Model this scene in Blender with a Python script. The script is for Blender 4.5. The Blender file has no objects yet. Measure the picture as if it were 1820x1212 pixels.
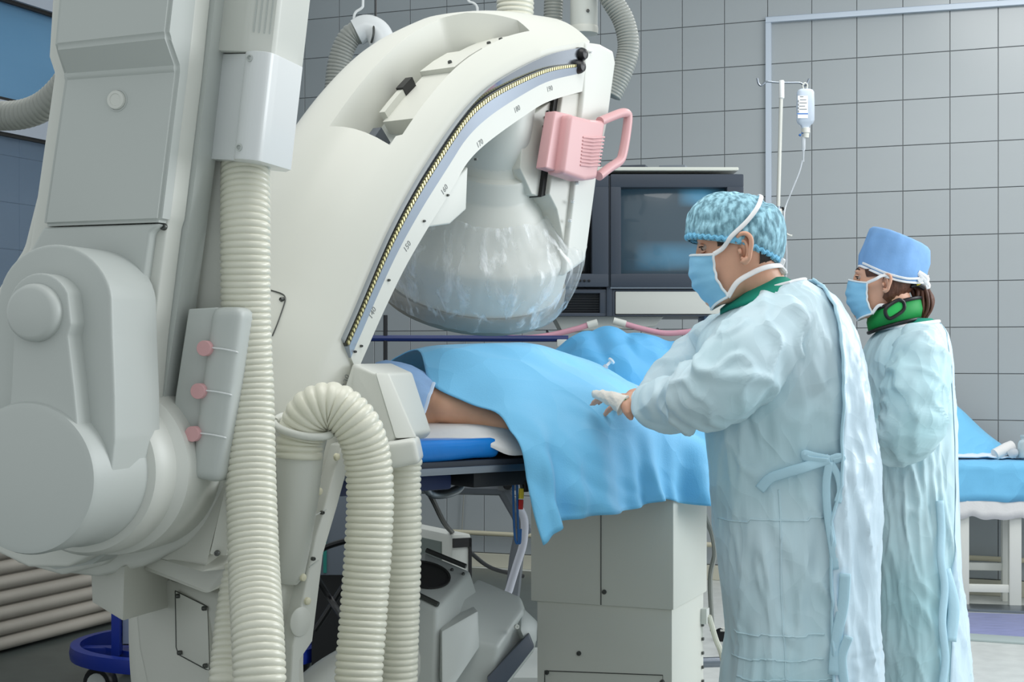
import bpy, bmesh, math, random
from mathutils import Vector, Matrix, noise
random.seed(7)
SC = bpy.context.scene
COL = SC.collection
F = 2700.0; CX = 910.0; CY = 632.0; HC = 1.29
def V(*a): return Vector(a)
def P(px, py, Y):                      # a point of the room from its bearing and its distance
    return Vector(((px - CX) / F * Y, Y, HC - (py - CY) / F * Y))
def srgb(r, g, b):
    def c(x):
        x /= 255.0
        return x / 12.92 if x <= 0.04045 else ((x + 0.055) / 1.055) ** 2.4
    return (c(r), c(g), c(b), 1.0)

# ---------------------------------------------------------------- camera, world, light, exposure
cam = bpy.data.cameras.new('camera'); cam.sensor_width = 36.0; cam.lens = F / 1820 * 36
cam.shift_y = 26.0 / 1820; cam.clip_start = 0.05
camo = bpy.data.objects.new('camera', cam); COL.objects.link(camo)
camo.location = (0, 0, HC); camo.rotation_euler = (math.pi / 2, 0, 0)
SC.camera = camo
W = bpy.data.worlds.new('world'); SC.world = W; W.use_nodes = True
W.node_tree.nodes['Background'].inputs[0].default_value = (0.90, 0.965, 0.975, 1)
W.node_tree.nodes['Background'].inputs[1].default_value = 0.60
def area(name, loc, target, sx, sy, power, col):
    l = bpy.data.lights.new(name, 'AREA'); l.shape = 'RECTANGLE'; l.size = sx; l.size_y = sy
    l.energy = power; l.color = col
    o = bpy.data.objects.new(name, l); COL.objects.link(o); o.location = loc
    d = Vector(target) - Vector(loc); o.rotation_euler = d.to_track_quat('-Z', 'Y').to_euler()
    return o
area('window_daylight', (3.3, 3.9, 2.15), (0.7, 3.7, 1.15), 2.2, 1.7, 60, (0.93, 0.97, 1.0))
area('ceiling_lamp_near', (0.1, 2.9, 3.3), (0.2, 3.1, 0.0), 2.2, 1.4, 24, (1.0, 0.985, 0.95))
area('ceiling_lamp_far', (2.4, 6.2, 3.5), (2.5, 6.9, 0.0), 2.0, 1.6, 52, (1.0, 0.985, 0.96))
SC.view_settings.view_transform = 'Standard'; SC.view_settings.look = 'None'
SC.view_settings.gamma = 1.0; SC.view_settings.use_curve_mapping = False
SC.view_settings.exposure = 0.22

# ---------------------------------------------------------------- materials
MATS = {}
def mat(name, col, rough=0.5, metal=0.0, var=0.0, vscale=3.0, bump=0.0, bscale=60.0, col2=None,
        trans=0.0, alpha=1.0, sss=0.0, spec=0.5, emit=None, estr=0.0, coat=0.0, stretch=(1, 1, 1), ior=1.45, detail=4.0, lo=.35, hi=.65, sheen=0.0):
    m = bpy.data.materials.new(name); m.use_nodes = True
    nt = m.node_tree; b = nt.nodes['Principled BSDF']
    c = srgb(*col)
    b.inputs['Base Color'].default_value = c
    b.inputs['Roughness'].default_value = rough; b.inputs['Metallic'].default_value = metal
    b.inputs['Transmission Weight'].default_value = trans; b.inputs['Alpha'].default_value = alpha
    b.inputs['Specular IOR Level'].default_value = spec; b.inputs['IOR'].default_value = ior
    b.inputs['Coat Weight'].default_value = coat; b.inputs['Sheen Weight'].default_value = sheen
    if sss:
        b.inputs['Subsurface Weight'].default_value = sss
        b.inputs['Subsurface Radius'].default_value = (0.02, 0.008, 0.005); b.inputs['Subsurface Scale'].default_value = 0.5
    if emit:
        b.inputs['Emission Color'].default_value = srgb(*emit); b.inputs['Emission Strength'].default_value = estr
    tc = nt.nodes.new('ShaderNodeTexCoord'); mp = nt.nodes.new('ShaderNodeMapping')
    mp.inputs['Scale'].default_value = stretch
    nt.links.new(tc.outputs['Object'], mp.inputs['Vector'])
    n = nt.nodes.new('ShaderNodeTexNoise'); n.inputs['Scale'].default_value = vscale; n.inputs['Detail'].default_value = detail
    nt.links.new(mp.outputs[0], n.inputs['Vector'])
    r = nt.nodes.new('ShaderNodeValToRGB')
    k = 1 - (var if var else 0.03)
    r.color_ramp.elements[0].position = lo; r.color_ramp.elements[1].position = hi
    r.color_ramp.elements[0].color = srgb(*col2) if col2 else (c[0] * k, c[1] * k, c[2] * k, 1)
    r.color_ramp.elements[1].color = c
    nt.links.new(n.outputs['Fac'], r.inputs['Fac']); nt.links.new(r.outputs['Color'], b.inputs['Base Color'])
    if bump:
        n2 = nt.nodes.new('ShaderNodeTexNoise'); n2.inputs['Scale'].default_value = bscale; n2.inputs['Detail'].default_value = 5
        nt.links.new(mp.outputs[0], n2.inputs['Vector'])
        bp = nt.nodes.new('ShaderNodeBump'); bp.inputs['Strength'].default_value = bump; bp.inputs['Distance'].default_value = 0.01
        nt.links.new(n2.outputs['Fac'], bp.inputs['Height']); nt.links.new(bp.outputs['Normal'], b.inputs['Normal'])
    MATS[name] = m
    return m
def crinkle(m, scale=6.0, strength=.35, dist=.03, warp=.25, stretch=(1, 1, .55)):   # thin non-woven cloth: flat facets between sharp creases
    nt = m.node_tree; b = nt.nodes['Principled BSDF']
    tc = nt.nodes.new('ShaderNodeTexCoord'); n = nt.nodes.new('ShaderNodeTexNoise'); n.inputs['Scale'].default_value = 3.0
    mx = nt.nodes.new('ShaderNodeVectorMath'); mx.operation = 'MULTIPLY_ADD'; mx.inputs[1].default_value = (warp, warp, warp)
    nt.links.new(tc.outputs['Object'], n.inputs['Vector']); nt.links.new(n.outputs['Color'], mx.inputs[0]); nt.links.new(tc.outputs['Object'], mx.inputs[2])
    v = nt.nodes.new('ShaderNodeTexVoronoi'); v.feature = 'F1'; v.inputs['Scale'].default_value = scale
    mp = nt.nodes.new('ShaderNodeMapping'); mp.inputs['Scale'].default_value = stretch; nt.links.new(mx.outputs[0], mp.inputs[0]); mx = mp
    nt.links.new(mx.outputs[0], v.inputs['Vector'])
    v2 = nt.nodes.new('ShaderNodeTexVoronoi'); v2.feature = 'F1'; v2.inputs['Scale'].default_value = scale * 2.7
    nt.links.new(mx.outputs[0], v2.inputs['Vector'])
    ad = nt.nodes.new('ShaderNodeMath'); ad.operation = 'MULTIPLY_ADD'; ad.inputs[1].default_value = .35
    nt.links.new(v2.outputs['Distance'], ad.inputs[0]); nt.links.new(v.outputs['Distance'], ad.inputs[2])
    bp = nt.nodes.new('ShaderNodeBump'); bp.inputs['Strength'].default_value = strength; bp.inputs['Distance'].default_value = dist
    nt.links.new(ad.outputs[0], bp.inputs['Height'])
    old = b.inputs['Normal'].links
    if old: nt.links.new(old[0].from_socket, bp.inputs['Normal'])
    nt.links.new(bp.outputs['Normal'], b.inputs['Normal'])
def thin(name, col, rough, mix, bump=0.0, bscale=40.0, stretch=(1, 1, 1)):   # thin see-through sheet: film or glass pane
    m = mat(name, col, rough, bump=bump, bscale=bscale, stretch=stretch)
    nt = m.node_tree; b = nt.nodes['Principled BSDF']; out = [x for x in nt.nodes if x.type == 'OUTPUT_MATERIAL'][0]
    t = nt.nodes.new('ShaderNodeBsdfTransparent'); mx = nt.nodes.new('ShaderNodeMixShader')
    mx.inputs[0].default_value = mix
    nt.links.new(t.outputs[0], mx.inputs[1]); nt.links.new(b.outputs[0], mx.inputs[2]); nt.links.new(mx.outputs[0], out.inputs['Surface'])
    return m
M_TILE = mat('wall_tile', (168, 175, 179), 0.25, var=0.05, vscale=1.2)
M_TILE2 = mat('wall_tile_side', (165, 172, 177), 0.25, var=0.05, vscale=1.2)
M_GROUT = mat('grout', (112, 115, 116), 0.9, var=0.1, vscale=8)
M_FLOOR = mat('floor_lino', (208, 212, 210), 0.35, var=0.12, vscale=14, bump=0.02)
M_FLOORD = mat('floor_shaded', (84, 92, 90), 0.3, var=0.15, vscale=10)  # floor tone with the shade put into the colour
M_WHITE = mat('device_white', (212, 214, 208), 0.38, var=0.02, vscale=2, bump=0.015, bscale=400)
M_CREAM = mat('device_cream', (209, 210, 202), 0.38, var=0.03, vscale=2)
M_GREYP = mat('device_grey', (190, 195, 192), 0.42, var=0.03, vscale=2)
M_DARKGAP = mat('dark_gap', (38, 38, 38), 0.7)
M_SILVERP = mat('silver_plastic', (228, 231, 232), 0.25, var=0.02)
M_HOSE = mat('hose_cream', (222, 221, 206), 0.28, var=0.03, vscale=6, spec=0.6)
M_HOSEG = mat('hose_grey', (150, 153, 148), 0.35, var=0.05)
M_PINK = mat('pink_plastic', (214, 166, 168), 0.38, var=0.03)
M_CHROME = mat('chrome', (188, 194, 204), 0.16, metal=1.0)
M_STRIP = mat('rail_steel', (172, 182, 196), 0.35, metal=.45)
M_STEEL = mat('brushed_steel', (138, 146, 156), 0.34, metal=1.0, bump=0.03, bscale=200)
M_BRASS = mat('brass_rack', (196, 188, 140), 0.35, metal=0.6)
M_SCREW = mat('screw_dark', (90, 92, 90), 0.35, metal=0.7)
M_BLACK = mat('black_rubber', (22, 23, 26), 0.35)
M_BLUEP = mat('blue_paint', (22, 46, 140), 0.35, var=0.05)
M_NAVY = mat('navy_paint', (36, 50, 92), 0.4, var=0.05)
M_SLATE = mat('monitor_slate', (64, 72, 84), 0.42, var=0.04)
M_SLATED = mat('monitor_dark', (30, 34, 40), 0.5)
M_FILM = thin('plastic_film', (240, 244, 246), 0.08, 0.17, bump=0.8, bscale=26, stretch=(1.6, 1.6, 0.35))
def streak(m, base, top, scale=9.0, stretch=(7, 7, 1.2)):   # highlights on the crinkles of clear film, put in as whitish streaks
    nt = m.node_tree; mx = [x for x in nt.nodes if x.type == 'MIX_SHADER'][0]
    tc = nt.nodes.new('ShaderNodeTexCoord'); mp = nt.nodes.new('ShaderNodeMapping'); mp.inputs['Scale'].default_value = stretch
    mp.inputs['Rotation'].default_value = (.3, .25, 0)
    n = nt.nodes.new('ShaderNodeTexNoise'); n.inputs['Scale'].default_value = scale; n.inputs['Detail'].default_value = 3; n.inputs['Distortion'].default_value = .6
    r = nt.nodes.new('ShaderNodeMapRange'); r.inputs[1].default_value = .52; r.inputs[2].default_value = .74; r.inputs[3].default_value = base; r.inputs[4].default_value = top
    nt.links.new(tc.outputs['Object'], mp.inputs[0]); nt.links.new(mp.outputs[0], n.inputs['Vector']); nt.links.new(n.outputs['Fac'], r.inputs[0]); nt.links.new(r.outputs[0], mx.inputs[0])
streak(M_FILM, .17, .95, 4.0)
M_DRAPE = mat('drape_blue', (118, 198, 242), 0.62, var=0.05, vscale=5, bump=0.10, bscale=300, sheen=0.2)
M_DRAPE2 = mat('drape_deep', (78, 168, 222), 0.6, var=0.05, vscale=5, bump=0.08, bscale=300)
M_SHEET = mat('white_sheet', (228, 228, 228), 0.8, var=0.03, bump=0.1, bscale=90)
M_PAD = mat('blue_pad', (24, 130, 220), 0.28, var=0.1, vscale=9, bump=0.25, bscale=18)
M_GOWN = mat('gown', (204, 226, 236), 0.5, bump=0.18, bscale=9, col2=(172, 210, 220), vscale=2.6, var=.1, sheen=0.15, lo=.28, hi=.62)
M_GOWNN = mat('gown_nurse', (202, 225, 233), 0.55, bump=0.25, bscale=9, col2=(170, 208, 216), vscale=2.4, var=.1, lo=.3, hi=.65)
M_FLAP = mat('gown_back', (206, 228, 242), 0.3, bump=0.30, bscale=12, var=0.04, vscale=3)
crinkle(M_GOWN, 5.0, .68, .05, .35); crinkle(M_GOWNN, 5.0, .68, .05, .35); crinkle(M_FLAP, 7, .38, .03, .3, (1.3, 1.3, .28)); crinkle(M_DRAPE, 2.6, .8, .05, .3, (1, 1, 1)); crinkle(M_DRAPE2, 3.5, .7, .05)
M_TIE = mat('gown_tie', (176, 212, 228), 0.6, bump=.1)
M_SCRUB = mat('scrub_green', (16, 140, 118), 0.8, var=0.08)
M_SKIN = mat('skin', (226, 174, 148), 0.48, var=0.10, vscale=22, sss=0.12, bump=0.03, bscale=220)
M_SKIN2 = mat('skin_patient', (236, 182, 148), 0.48, var=0.10, vscale=18, sss=0.12, bump=0.03, bscale=220)
M_EAR = mat('skin_ear', (226, 156, 132), 0.48, var=0.1, vscale=30, sss=0.15)
M_HAIR = mat('hair_dark', (46, 38, 34), 0.6, var=0.5, vscale=60, stretch=(1, 1, .2))
M_HAIRB = mat('hair_brown', (104, 66, 50), 0.45, var=0.5, vscale=50, stretch=(1, 1, .1), bump=.5, bscale=120)
M_MASK = mat('mask_blue', (142, 203, 238), 0.7, var=0.05, bump=0.05, bscale=200)
M_MASKW = mat('mask_white', (232, 238, 242), 0.7)
M_CAP = mat('bouffant', (164, 214, 232), 0.7, col2=(96, 138, 154), vscale=62, var=.3, bump=0.5, bscale=38, detail=6, stretch=(1.6, 1.6, .7), lo=.38, hi=.62)
M_CAPE = mat('bouffant_band', (120, 192, 228), 0.7, bump=.3, bscale=60)
M_CAPN = mat('cap_nurse', (126, 172, 224), 0.75, var=0.14, vscale=14, bump=0.25, bscale=24)
M_CAPP = mat('cap_patient', (150, 186, 230), 0.75, var=0.16, vscale=14, bump=0.3, bscale=20)
M_CUFF = mat('strap_white', (236, 236, 238), 0.8)
M_GREEN = mat('collar_green', (18, 142, 66), 0.6, var=0.1)
M_GLOVE = mat('gauze', (238, 232, 224), 0.85, bump=.4, bscale=60, var=.05)
M_EYEW = mat('eye_white', (176, 158, 148), 0.2)
M_EYED = mat('eye_dark', (40, 28, 22), 0.15)
M_BAG = mat('iv_plastic', (214, 226, 240), 0.12, trans=0.35, var=0.02, ior=1.2)
M_TUBEC = mat('clear_tube', (226, 232, 238), 0.15, trans=0.4, ior=1.2)
M_MAT = mat('mat_purple', (146, 152, 196), 0.5, var=0.22, vscale=9, stretch=(1, 6, 1))
M_FRAME = mat('window_frame_paint', (176, 184, 196), 0.4)
M_GLASSU = thin('glass_upper', (122, 176, 216), 0.08, 0.55)
M_GLASSL = thin('glass_lower', (118, 140, 164), 0.08, 0.36)
M_BEHIND = mat('tile_reflected', (196, 214, 232), 0.4, var=0.06)  # tiles of the added wall that stands for a reflection
M_RIB = mat('ribbed_beige', (186, 180, 170), 0.5, var=0.1, vscale=5)
M_TABLEW = mat('table_white', (226, 228, 222), 0.45, var=0.03)
M_PED = mat('pedestal_grey', (216, 217, 208), 0.42, var=0.04, vscale=2)
M_TEAL = mat('teal_paint', (30, 120, 110), 0.5)
M_RED = mat('red_plug', (190, 40, 36), 0.4)
M_YEL = mat('yellow_plug', (220, 196, 60), 0.4)
M_BLUEC = mat('blue_cable', (36, 96, 160), 0.4)
M_INK = mat('ink_grey', (130, 134, 134), 0.6)
M_INKB = mat('ink_blue', (66, 120, 190), 0.5)
M_LABEL = mat('bag_label', (232, 234, 240), 0.5)

# ---------------------------------------------------------------- helpers
def empty(name, loc, label, cat, group=None):
    o = bpy.data.objects.new(name, None); COL.objects.link(o); o.location = loc
    o.empty_display_size = 0.05
    o['label'] = label; o['category'] = cat
    if group: o['group'] = group
    return o
def rootloc(o):
    l = Vector((0, 0, 0))
    while o is not None:
        l += o.location; o = o.parent
    return l
def tag(o, label, cat, group=None):
    o['label'] = label; o['category'] = cat
    if group: o['group'] = group
    return o
def obj(name, bm, m, parent=None, smooth=True, label=None, kind=None, loc=None, angle=None, recalc=True):
    if isinstance(bm, bmesh.types.BMesh):
        if recalc: bmesh.ops.recalc_face_normals(bm, faces=bm.faces)
        off = rootloc(parent) if parent else (Vector(loc) if loc is not None else Vector((0, 0, 0)))
        if off.length > 0: bmesh.ops.translate(bm, verts=bm.verts, vec=-off)
        me = bpy.data.meshes.new(name); bm.to_mesh(me); bm.free()
    else: me = bm
    if smooth:
        me.polygons.foreach_set('use_smooth', [True] * len(me.polygons))
        try: me.set_sharp_from_angle(angle=math.radians(angle or 38))
        except Exception: pass
    if m is not None and len(me.materials) == 0: me.materials.append(m)
    o = bpy.data.objects.new(name, me); COL.objects.link(o)
    if parent is not None: o.parent = parent
    elif loc is not None: o.location = loc
    if label: o['label'] = label
    if kind: o['kind'] = kind
    return o
def cr(pts, n=8, closed=False):                     # Catmull-Rom through points
    pts = [Vector(p) for p in pts]
    if closed: Q = [pts[-1]] + pts + [pts[0], pts[1]]
    else: Q = [2 * pts[0] - pts[1]] + pts + [2 * pts[-1] - pts[-2]]
    out = []
    for i in range(1, len(Q) - 2):
        for k in range(n):
            t = k / n; a, b, c, d = Q[i - 1], Q[i], Q[i + 1], Q[i + 2]
            out.append(0.5 * (2 * b + (c - a) * t + (2 * a - 5 * b + 4 * c - d) * t * t + (3 * b - a - 3 * c + d) * t ** 3))
    if not closed: out.append(pts[-1])
    return out
def resample(pts, step):
    out = [pts[0]]; acc = 0.0; need = step
    for a, b in zip(pts, pts[1:]):
        L = (b - a).length
        if L < 1e-9: continue
        pos = 0.0
        while acc + (L - pos) >= need - 1e-12:
            pos += need - acc; acc = 0.0
            out.append(a.lerp(b, pos / L))
        acc += L - pos
    return out
def frames(pts):
    n = len(pts); T = []
    for i in range(n):
        d = pts[min(i + 1, n - 1)] - pts[max(i - 1, 0)]
        T.append(d.normalized() if d.length > 0 else Vector((0, 0, 1)))
    a = Vector((0, 0, 1)) if abs(T[0].z) < 0.9 else Vector((1, 0, 0))
    u = (a - T[0] * a.dot(T[0])).normalized(); R = []
    for t in T:
        u = (u - t * u.dot(t)).normalized(); R.append((u, t.cross(u)))
    return R
def rings_bm(rings, bm=None, cap0=True, cap1=True, closed=True):
    bm = bm or bmesh.new()
    rows = [[bm.verts.new(p) for p in r] for r in rings]
    n = len(rows[0])
    for a, b in zip(rows, rows[1:]):
        for j in range(n if closed else n - 1):
            k = (j + 1) % n
            bm.faces.new((a[j], a[k], b[k], b[j]))
    if closed and cap0: bm.faces.new(rows[0])
    if closed and cap1: bm.faces.new(rows[-1])
    return bm
def tube(pts, r, seg=10, bm=None, cap=True, flat=None):
    R = frames(pts); rings = []
    for i, p in enumerate(pts):
        rr = r(i / (len(pts) - 1)) if callable(r) else r
        u, v = R[i]
        fl = flat or 1.0
        rings.append([p + (u * math.cos(2 * math.pi * k / seg) + v * fl * math.sin(2 * math.pi * k / seg)) * rr for k in range(seg)])
    return rings_bm(rings, bm, cap, cap)
def hose(ctrl, r, pitch, seg=22, depth=0.075, rfun=None, per=6):
    pts = resample(cr(ctrl, 24), pitch / per)
    R = frames(pts); rings = []
    for i, p in enumerate(pts):
        ph = (i % per) / per
        k = 1 - depth * (1 - abs(math.sin(math.pi * ph)) ** 0.6)
        rr = r * k * (rfun(i / len(pts)) if rfun else 1.0)
        u, v = R[i]
        rings.append([p + (u * math.cos(2 * math.pi * j / seg) + v * math.sin(2 * math.pi * j / seg)) * rr for j in range(seg)])
    return rings_bm(rings)
def box(c, ex, ey, ez, sx, sy, sz, bm=None, bev=0.0, segs=2):
    b = bmesh.new()
    bmesh.ops.create_cube(b, size=1.0)
    c = Vector(c); ex = Vector(ex); ey = Vector(ey); ez = Vector(ez)
    for v in b.verts: v.co = c + ex * (v.co.x * sx) + ey * (v.co.y * sy) + ez * (v.co.z * sz)
    if bev: bmesh.ops.bevel(b, geom=b.edges[:], offset=bev, segments=segs, affect='EDGES', profile=0.7)
    return merge(b, bm)
def merge(b, bm):
    if bm is None: return b
    me = bpy.data.meshes.new('t'); b.to_mesh(me); b.free(); bm.from_mesh(me); bpy.data.meshes.remove(me)
    return bm
def hull8(front, back, bm=None, bev=0.0, segs=2):   # front polygon + back polygon, same count
    b = bmesh.new()
    f = [b.verts.new(p) for p in front]; k = [b.verts.new(p) for p in back]; n = len(f)
    b.faces.new(f); b.faces.new(list(reversed(k)))
    for i in range(n):
        j = (i + 1) % n
        b.faces.new((f[i], k[i], k[j], f[j]))
    bmesh.ops.recalc_face_normals(b, faces=b.faces)
    if bev: bmesh.ops.bevel(b, geom=b.edges[:], offset=bev, segments=segs, affect='EDGES', profile=0.6, clamp_overlap=True)
    return merge(b, bm)
def lathe(prof, o, ax, ref=None, seg=40, bm=None, cap0=True, cap1=True, sx=1.0, sy=1.0):
    ax = Vector(ax).normalized()
    a = Vector(ref) if ref else (Vector((0, 0, 1)) if abs(ax.z) < 0.9 else Vector((1, 0, 0)))
    u = (a - ax * a.dot(ax)).normalized(); v = ax.cross(u); o = Vector(o)
    rings = [[o + ax * h + (u * math.cos(2 * math.pi * k / seg) * sx + v * math.sin(2 * math.pi * k / seg) * sy) * max(r, 1e-4) for k in range(seg)] for r, h in prof]
    return rings_bm(rings, bm, cap0, cap1)
class Fr:                                            # a local frame: x right, y away, z up
    def __init__(s, o, ex, ey, ez):
        s.o = Vector(o); s.ex = Vector(ex).normalized(); s.ey = Vector(ey).normalized(); s.ez = Vector(ez).normalized()
    def w(s, x, y, z): return s.o + s.ex * x + s.ey * y + s.ez * z
    def hit(s, px, py, c=0.0):                       # where a bearing meets the plane y = c of this frame
        r = Vector(((px - CX) / F, 1.0, -(py - CY) / F)); cam0 = Vector((0, 0, HC))
        t = ((s.o - cam0).dot(s.ey) + c) / r.dot(s.ey)
        return cam0 + r * t
    def loc(s, p):
        d = Vector(p) - s.o
        return (d.dot(s.ex), d.dot(s.ey), d.dot(s.ez))
    def slab(s, pix, c0, c1, bm=None, bev=0.0, segs=3, grow=0.0):  # outline seen on plane c0, carried straight back to c1
        f = [s.hit(x, y, c0) for x, y in pix]; d = s.ey * (c1 - c0)
        return hull8(f, [p + d for p in f], bm, bev, segs)
def smooth2(pix, n=6): return [(p.x, p.y) for p in cr([Vector((a, b, 0)) for a, b in pix], n, closed=True)]
def arc2(cx, cy, rx, ry, a0, a1, n=14):
    return [(cx + rx * math.cos(math.radians(a0 + (a1 - a0) * i / n)), cy + ry * math.sin(math.radians(a0 + (a1 - a0) * i / n))) for i in range(n + 1)]
def grid_loft(stations, nu=6, nv=6):                 # stations of equal control counts -> smooth grid of points
    rows = [cr(s, nv) for s in stations]
    cols = [cr([r[j] for r in rows], nu) for j in range(len(rows[0]))]
    return [[cols[j][i] for j in range(len(cols))] for i in range(len(cols[0]))]
def grid_bm(G, bm=None, thick=0.0):
    bm = bm or bmesh.new()
    rows = [[bm.verts.new(p) for p in r] for r in G]
    for a, b in zip(rows, rows[1:]):
        for j in range(len(a) - 1): bm.faces.new((a[j], a[j + 1], b[j + 1], b[j]))
    if thick:
        bmesh.ops.recalc_face_normals(bm, faces=bm.faces)
        bmesh.ops.solidify(bm, geom=bm.faces[:], thickness=thick)
    return bm
def fnoise(p, s=1.0): return noise.noise(Vector(p) * s)
def bolt(parent, p, ax, r=0.008, m=None, name='bolt'):
    b = lathe([(r, -0.002), (r, 0.003), (r * .8, 0.005), (r * .45, 0.005), (r * .4, 0.003)], p, ax, seg=12)
    return obj(name, b, m or M_SCREW, parent)
def struct(o): o['kind'] = 'structure'; return o
def text_bm(body, size, o, ex, up, extrude=0.0008):
    cu = bpy.data.curves.new('t', 'FONT'); cu.body = body; cu.size = size; cu.extrude = extrude; cu.align_x = 'CENTER'; cu.align_y = 'CENTER'
    cu.resolution_u = 2
    to = bpy.data.objects.new('t', cu); COL.objects.link(to)
    dg = bpy.context.evaluated_depsgraph_get(); me = bpy.data.meshes.new_from_object(to.evaluated_get(dg))
    b = bmesh.new(); b.from_mesh(me); bpy.data.objects.remove(to); bpy.data.curves.remove(cu); bpy.data.meshes.remove(me)
    ex = Vector(ex).normalized(); up = Vector(up).normalized(); n = ex.cross(up); o = Vector(o)
    for v in b.verts: v.co = o + ex * v.co.x + up * v.co.y + n * v.co.z
    return b

# ---------------------------------------------------------------- room shell
TH = math.radians(22.05); E1 = V(math.cos(TH), -math.sin(TH), 0); E2 = V(math.sin(TH), math.cos(TH), 0); UZ = V(0, 0, 1)
B0 = P(1523, 632, 8.44); B0.z = 0                    # a tile joint on the back wall, at the floor
def back(t, z, d=0.0): return B0 + E1 * t + UZ * z - E2 * d
TC = -3.565
corner = back(TC, 0)
bm = hull8([V(-6, -1.5, 0), V(6, -1.5, 0), V(6, 12, 0), V(-6, 12, 0)], [V(-6, -1.5, -.05), V(6, -1.5, -.05), V(6, 12, -.05), V(-6, 12, -.05)])
floor = struct(obj('floor', bm, M_FLOOR, smooth=False))
# shade on the floor under the machine, put in as a darker sheet
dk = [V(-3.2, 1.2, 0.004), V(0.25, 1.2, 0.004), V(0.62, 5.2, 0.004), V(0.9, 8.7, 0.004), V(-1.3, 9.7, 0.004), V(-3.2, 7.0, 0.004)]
obj('floor_shade', hull8(dk, [p - UZ * .004 for p in dk]), M_FLOORD, floor, smooth=False)
def wallslab(a, b, z0, z1, nrm, t): 
    f = [a + UZ * z0, b + UZ * z0, b + UZ * z1, a + UZ * z1]
    return hull8(f, [p - nrm * t for p in f])
wall_back = struct(obj('wall_back', wallslab(corner, back(2.4, 0), 0, 3.95, -E2, .1), M_GROUT, smooth=False))
def tile_mesh(w, h, d=0.006):
    b = bmesh.new(); bmesh.ops.create_cube(b, size=1.0)
    for v in b.verts: v.co = Vector((v.co.x * w, v.co.y * d, v.co.z * h))
    bmesh.ops.bevel(b, geom=[e for e in b.edges if e.verts[0].co.y < 0 and e.verts[1].co.y < 0], offset=.0016, segments=1, affect='EDGES')
    me = bpy.data.meshes.new('tile'); b.to_mesh(me); b.free(); return me
TM = tile_mesh(.2464, .2464); TM.materials.append(M_TILE)
TMC = tile_mesh(.0615, .2464); TMC.materials.append(M_TILE)
def lay(me, loc, rotz, parent, n=0):
    o = bpy.data.objects.new('tile', me); COL.objects.link(o); o.parent = parent
    o.location = Vector(loc) - rootloc(parent)
    o.rotation_euler = (random.uniform(-.002, .002), 0, rotz + random.uniform(-.002, .002)); return o
for i in range(-14, 6):
    for j in range(0, 14 if i < -6 else 13):
        z = .193 + .25 * j + .125
        if z < .16 or z > 3.9: continue
        lay(TM, back(.25 * i + .125, z, .0035), -TH, wall_back)
TMS = tile_mesh(.2464, .100); TMS.materials.append(M_TILE)
for i in range(-14, 9): lay(TMS, back(.25 * i + .125, .139, .0035), -TH, wall_back)
for j in range(0, 14): lay(TMC, back(-3.5325, .193 + .25 * j + .125, .0035), -TH, wall_back)
# wall on the left, running towards the camera
def left(t, z, d=0.0): return corner - E2 * t + UZ * z + E1 * d
wall_left = struct(obj('wall_left', wallslab(left(0, 0), left(1.55, 0), 0, 3.9, E1, .1), M_GROUT, smooth=False))
wall_left2 = obj('wall_segment', wallslab(left(1.55, 0), left(6.5, 0), 0, 1.05, E1, .1), M_GROUT, wall_left, smooth=False)
wall_left3 = obj('wall_segment', wallslab(left(1.55, 0), left(6.5, 0), 3.25, 3.9, E1, .1), M_FRAME, wall_left, smooth=False)
TML = TM.copy(); TML.materials.clear(); TML.materials.append(M_TILE2)
for i in range(0, 6):
    for j in range(3, 14):
        lay(TML, left(.125 + .25 * i, .193 + .25 * j + .125, .0035), -TH + math.pi / 2, wall_left)
bb = [back(TC, 0, 0), back(2.4, 0, 0), back(2.4, 0, .018), back(TC, 0, .018)]
struct(obj('baseboard_back', hull8(bb, [p + UZ * .085 for p in bb], bev=.004), mat('baseboard_paint', (200, 198, 182), .5), smooth=False))
# window in the left wall: frame, panes, tiled wall added for reflected tiles
win = struct(obj('window_1', box(left(2.7, 3.09, .0), E1, E2, UZ, .12, 2.3, .22), M_FRAME, smooth=False))
obj('mullion', box(left(2.7, 2.42, .0), E1, E2, UZ, .10, 2.3, .15), M_FRAME, win, smooth=False)
obj('sill', box(left(2.7, 1.10, .02), E1, E2, UZ, .14, 2.3, .10), M_FRAME, win, smooth=False)
obj('window_post', box(left(1.62, 2.1, .0), E1, E2, UZ, .10, .20, 2.1), M_FRAME, win, smooth=False)
obj('window_post', box(left(3.85, 2.1, .0), E1, E2, UZ, .10, .10, 2.1), M_FRAME, win, smooth=False)
for z0, z1, m in ((2.50, 2.975, M_GLASSU), (1.16, 2.34, M_GLASSL)):
    obj('pane', box(left(2.76, (z0 + z1) / 2, -.01), E1, E2, UZ, .006, 2.08, z1 - z0), m, win, smooth=False)
    for zz in (z0, z1): obj('gasket', box(left(2.76, zz, .03), E1, E2, UZ, .02, 2.1, .022), M_DARKGAP, win, smooth=False)
beyond = struct(obj('wall_reflected', box(left(2.9, 2.0, -.62), E1, E2, UZ, .05, 3.4, 4.2), M_GROUT, smooth=False))  # added wall, stands for the tiles mirrored in the panes
TMB = TM.copy(); TMB.materials.clear(); TMB.materials.append(M_BEHIND)
for i in range(5, 15):
    for j in range(4, 13):
        lay(TMB, left(.06 + .25 * i, .11 + .25 * j + .125, -.592), -TH + math.pi / 2, beyond)
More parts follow.
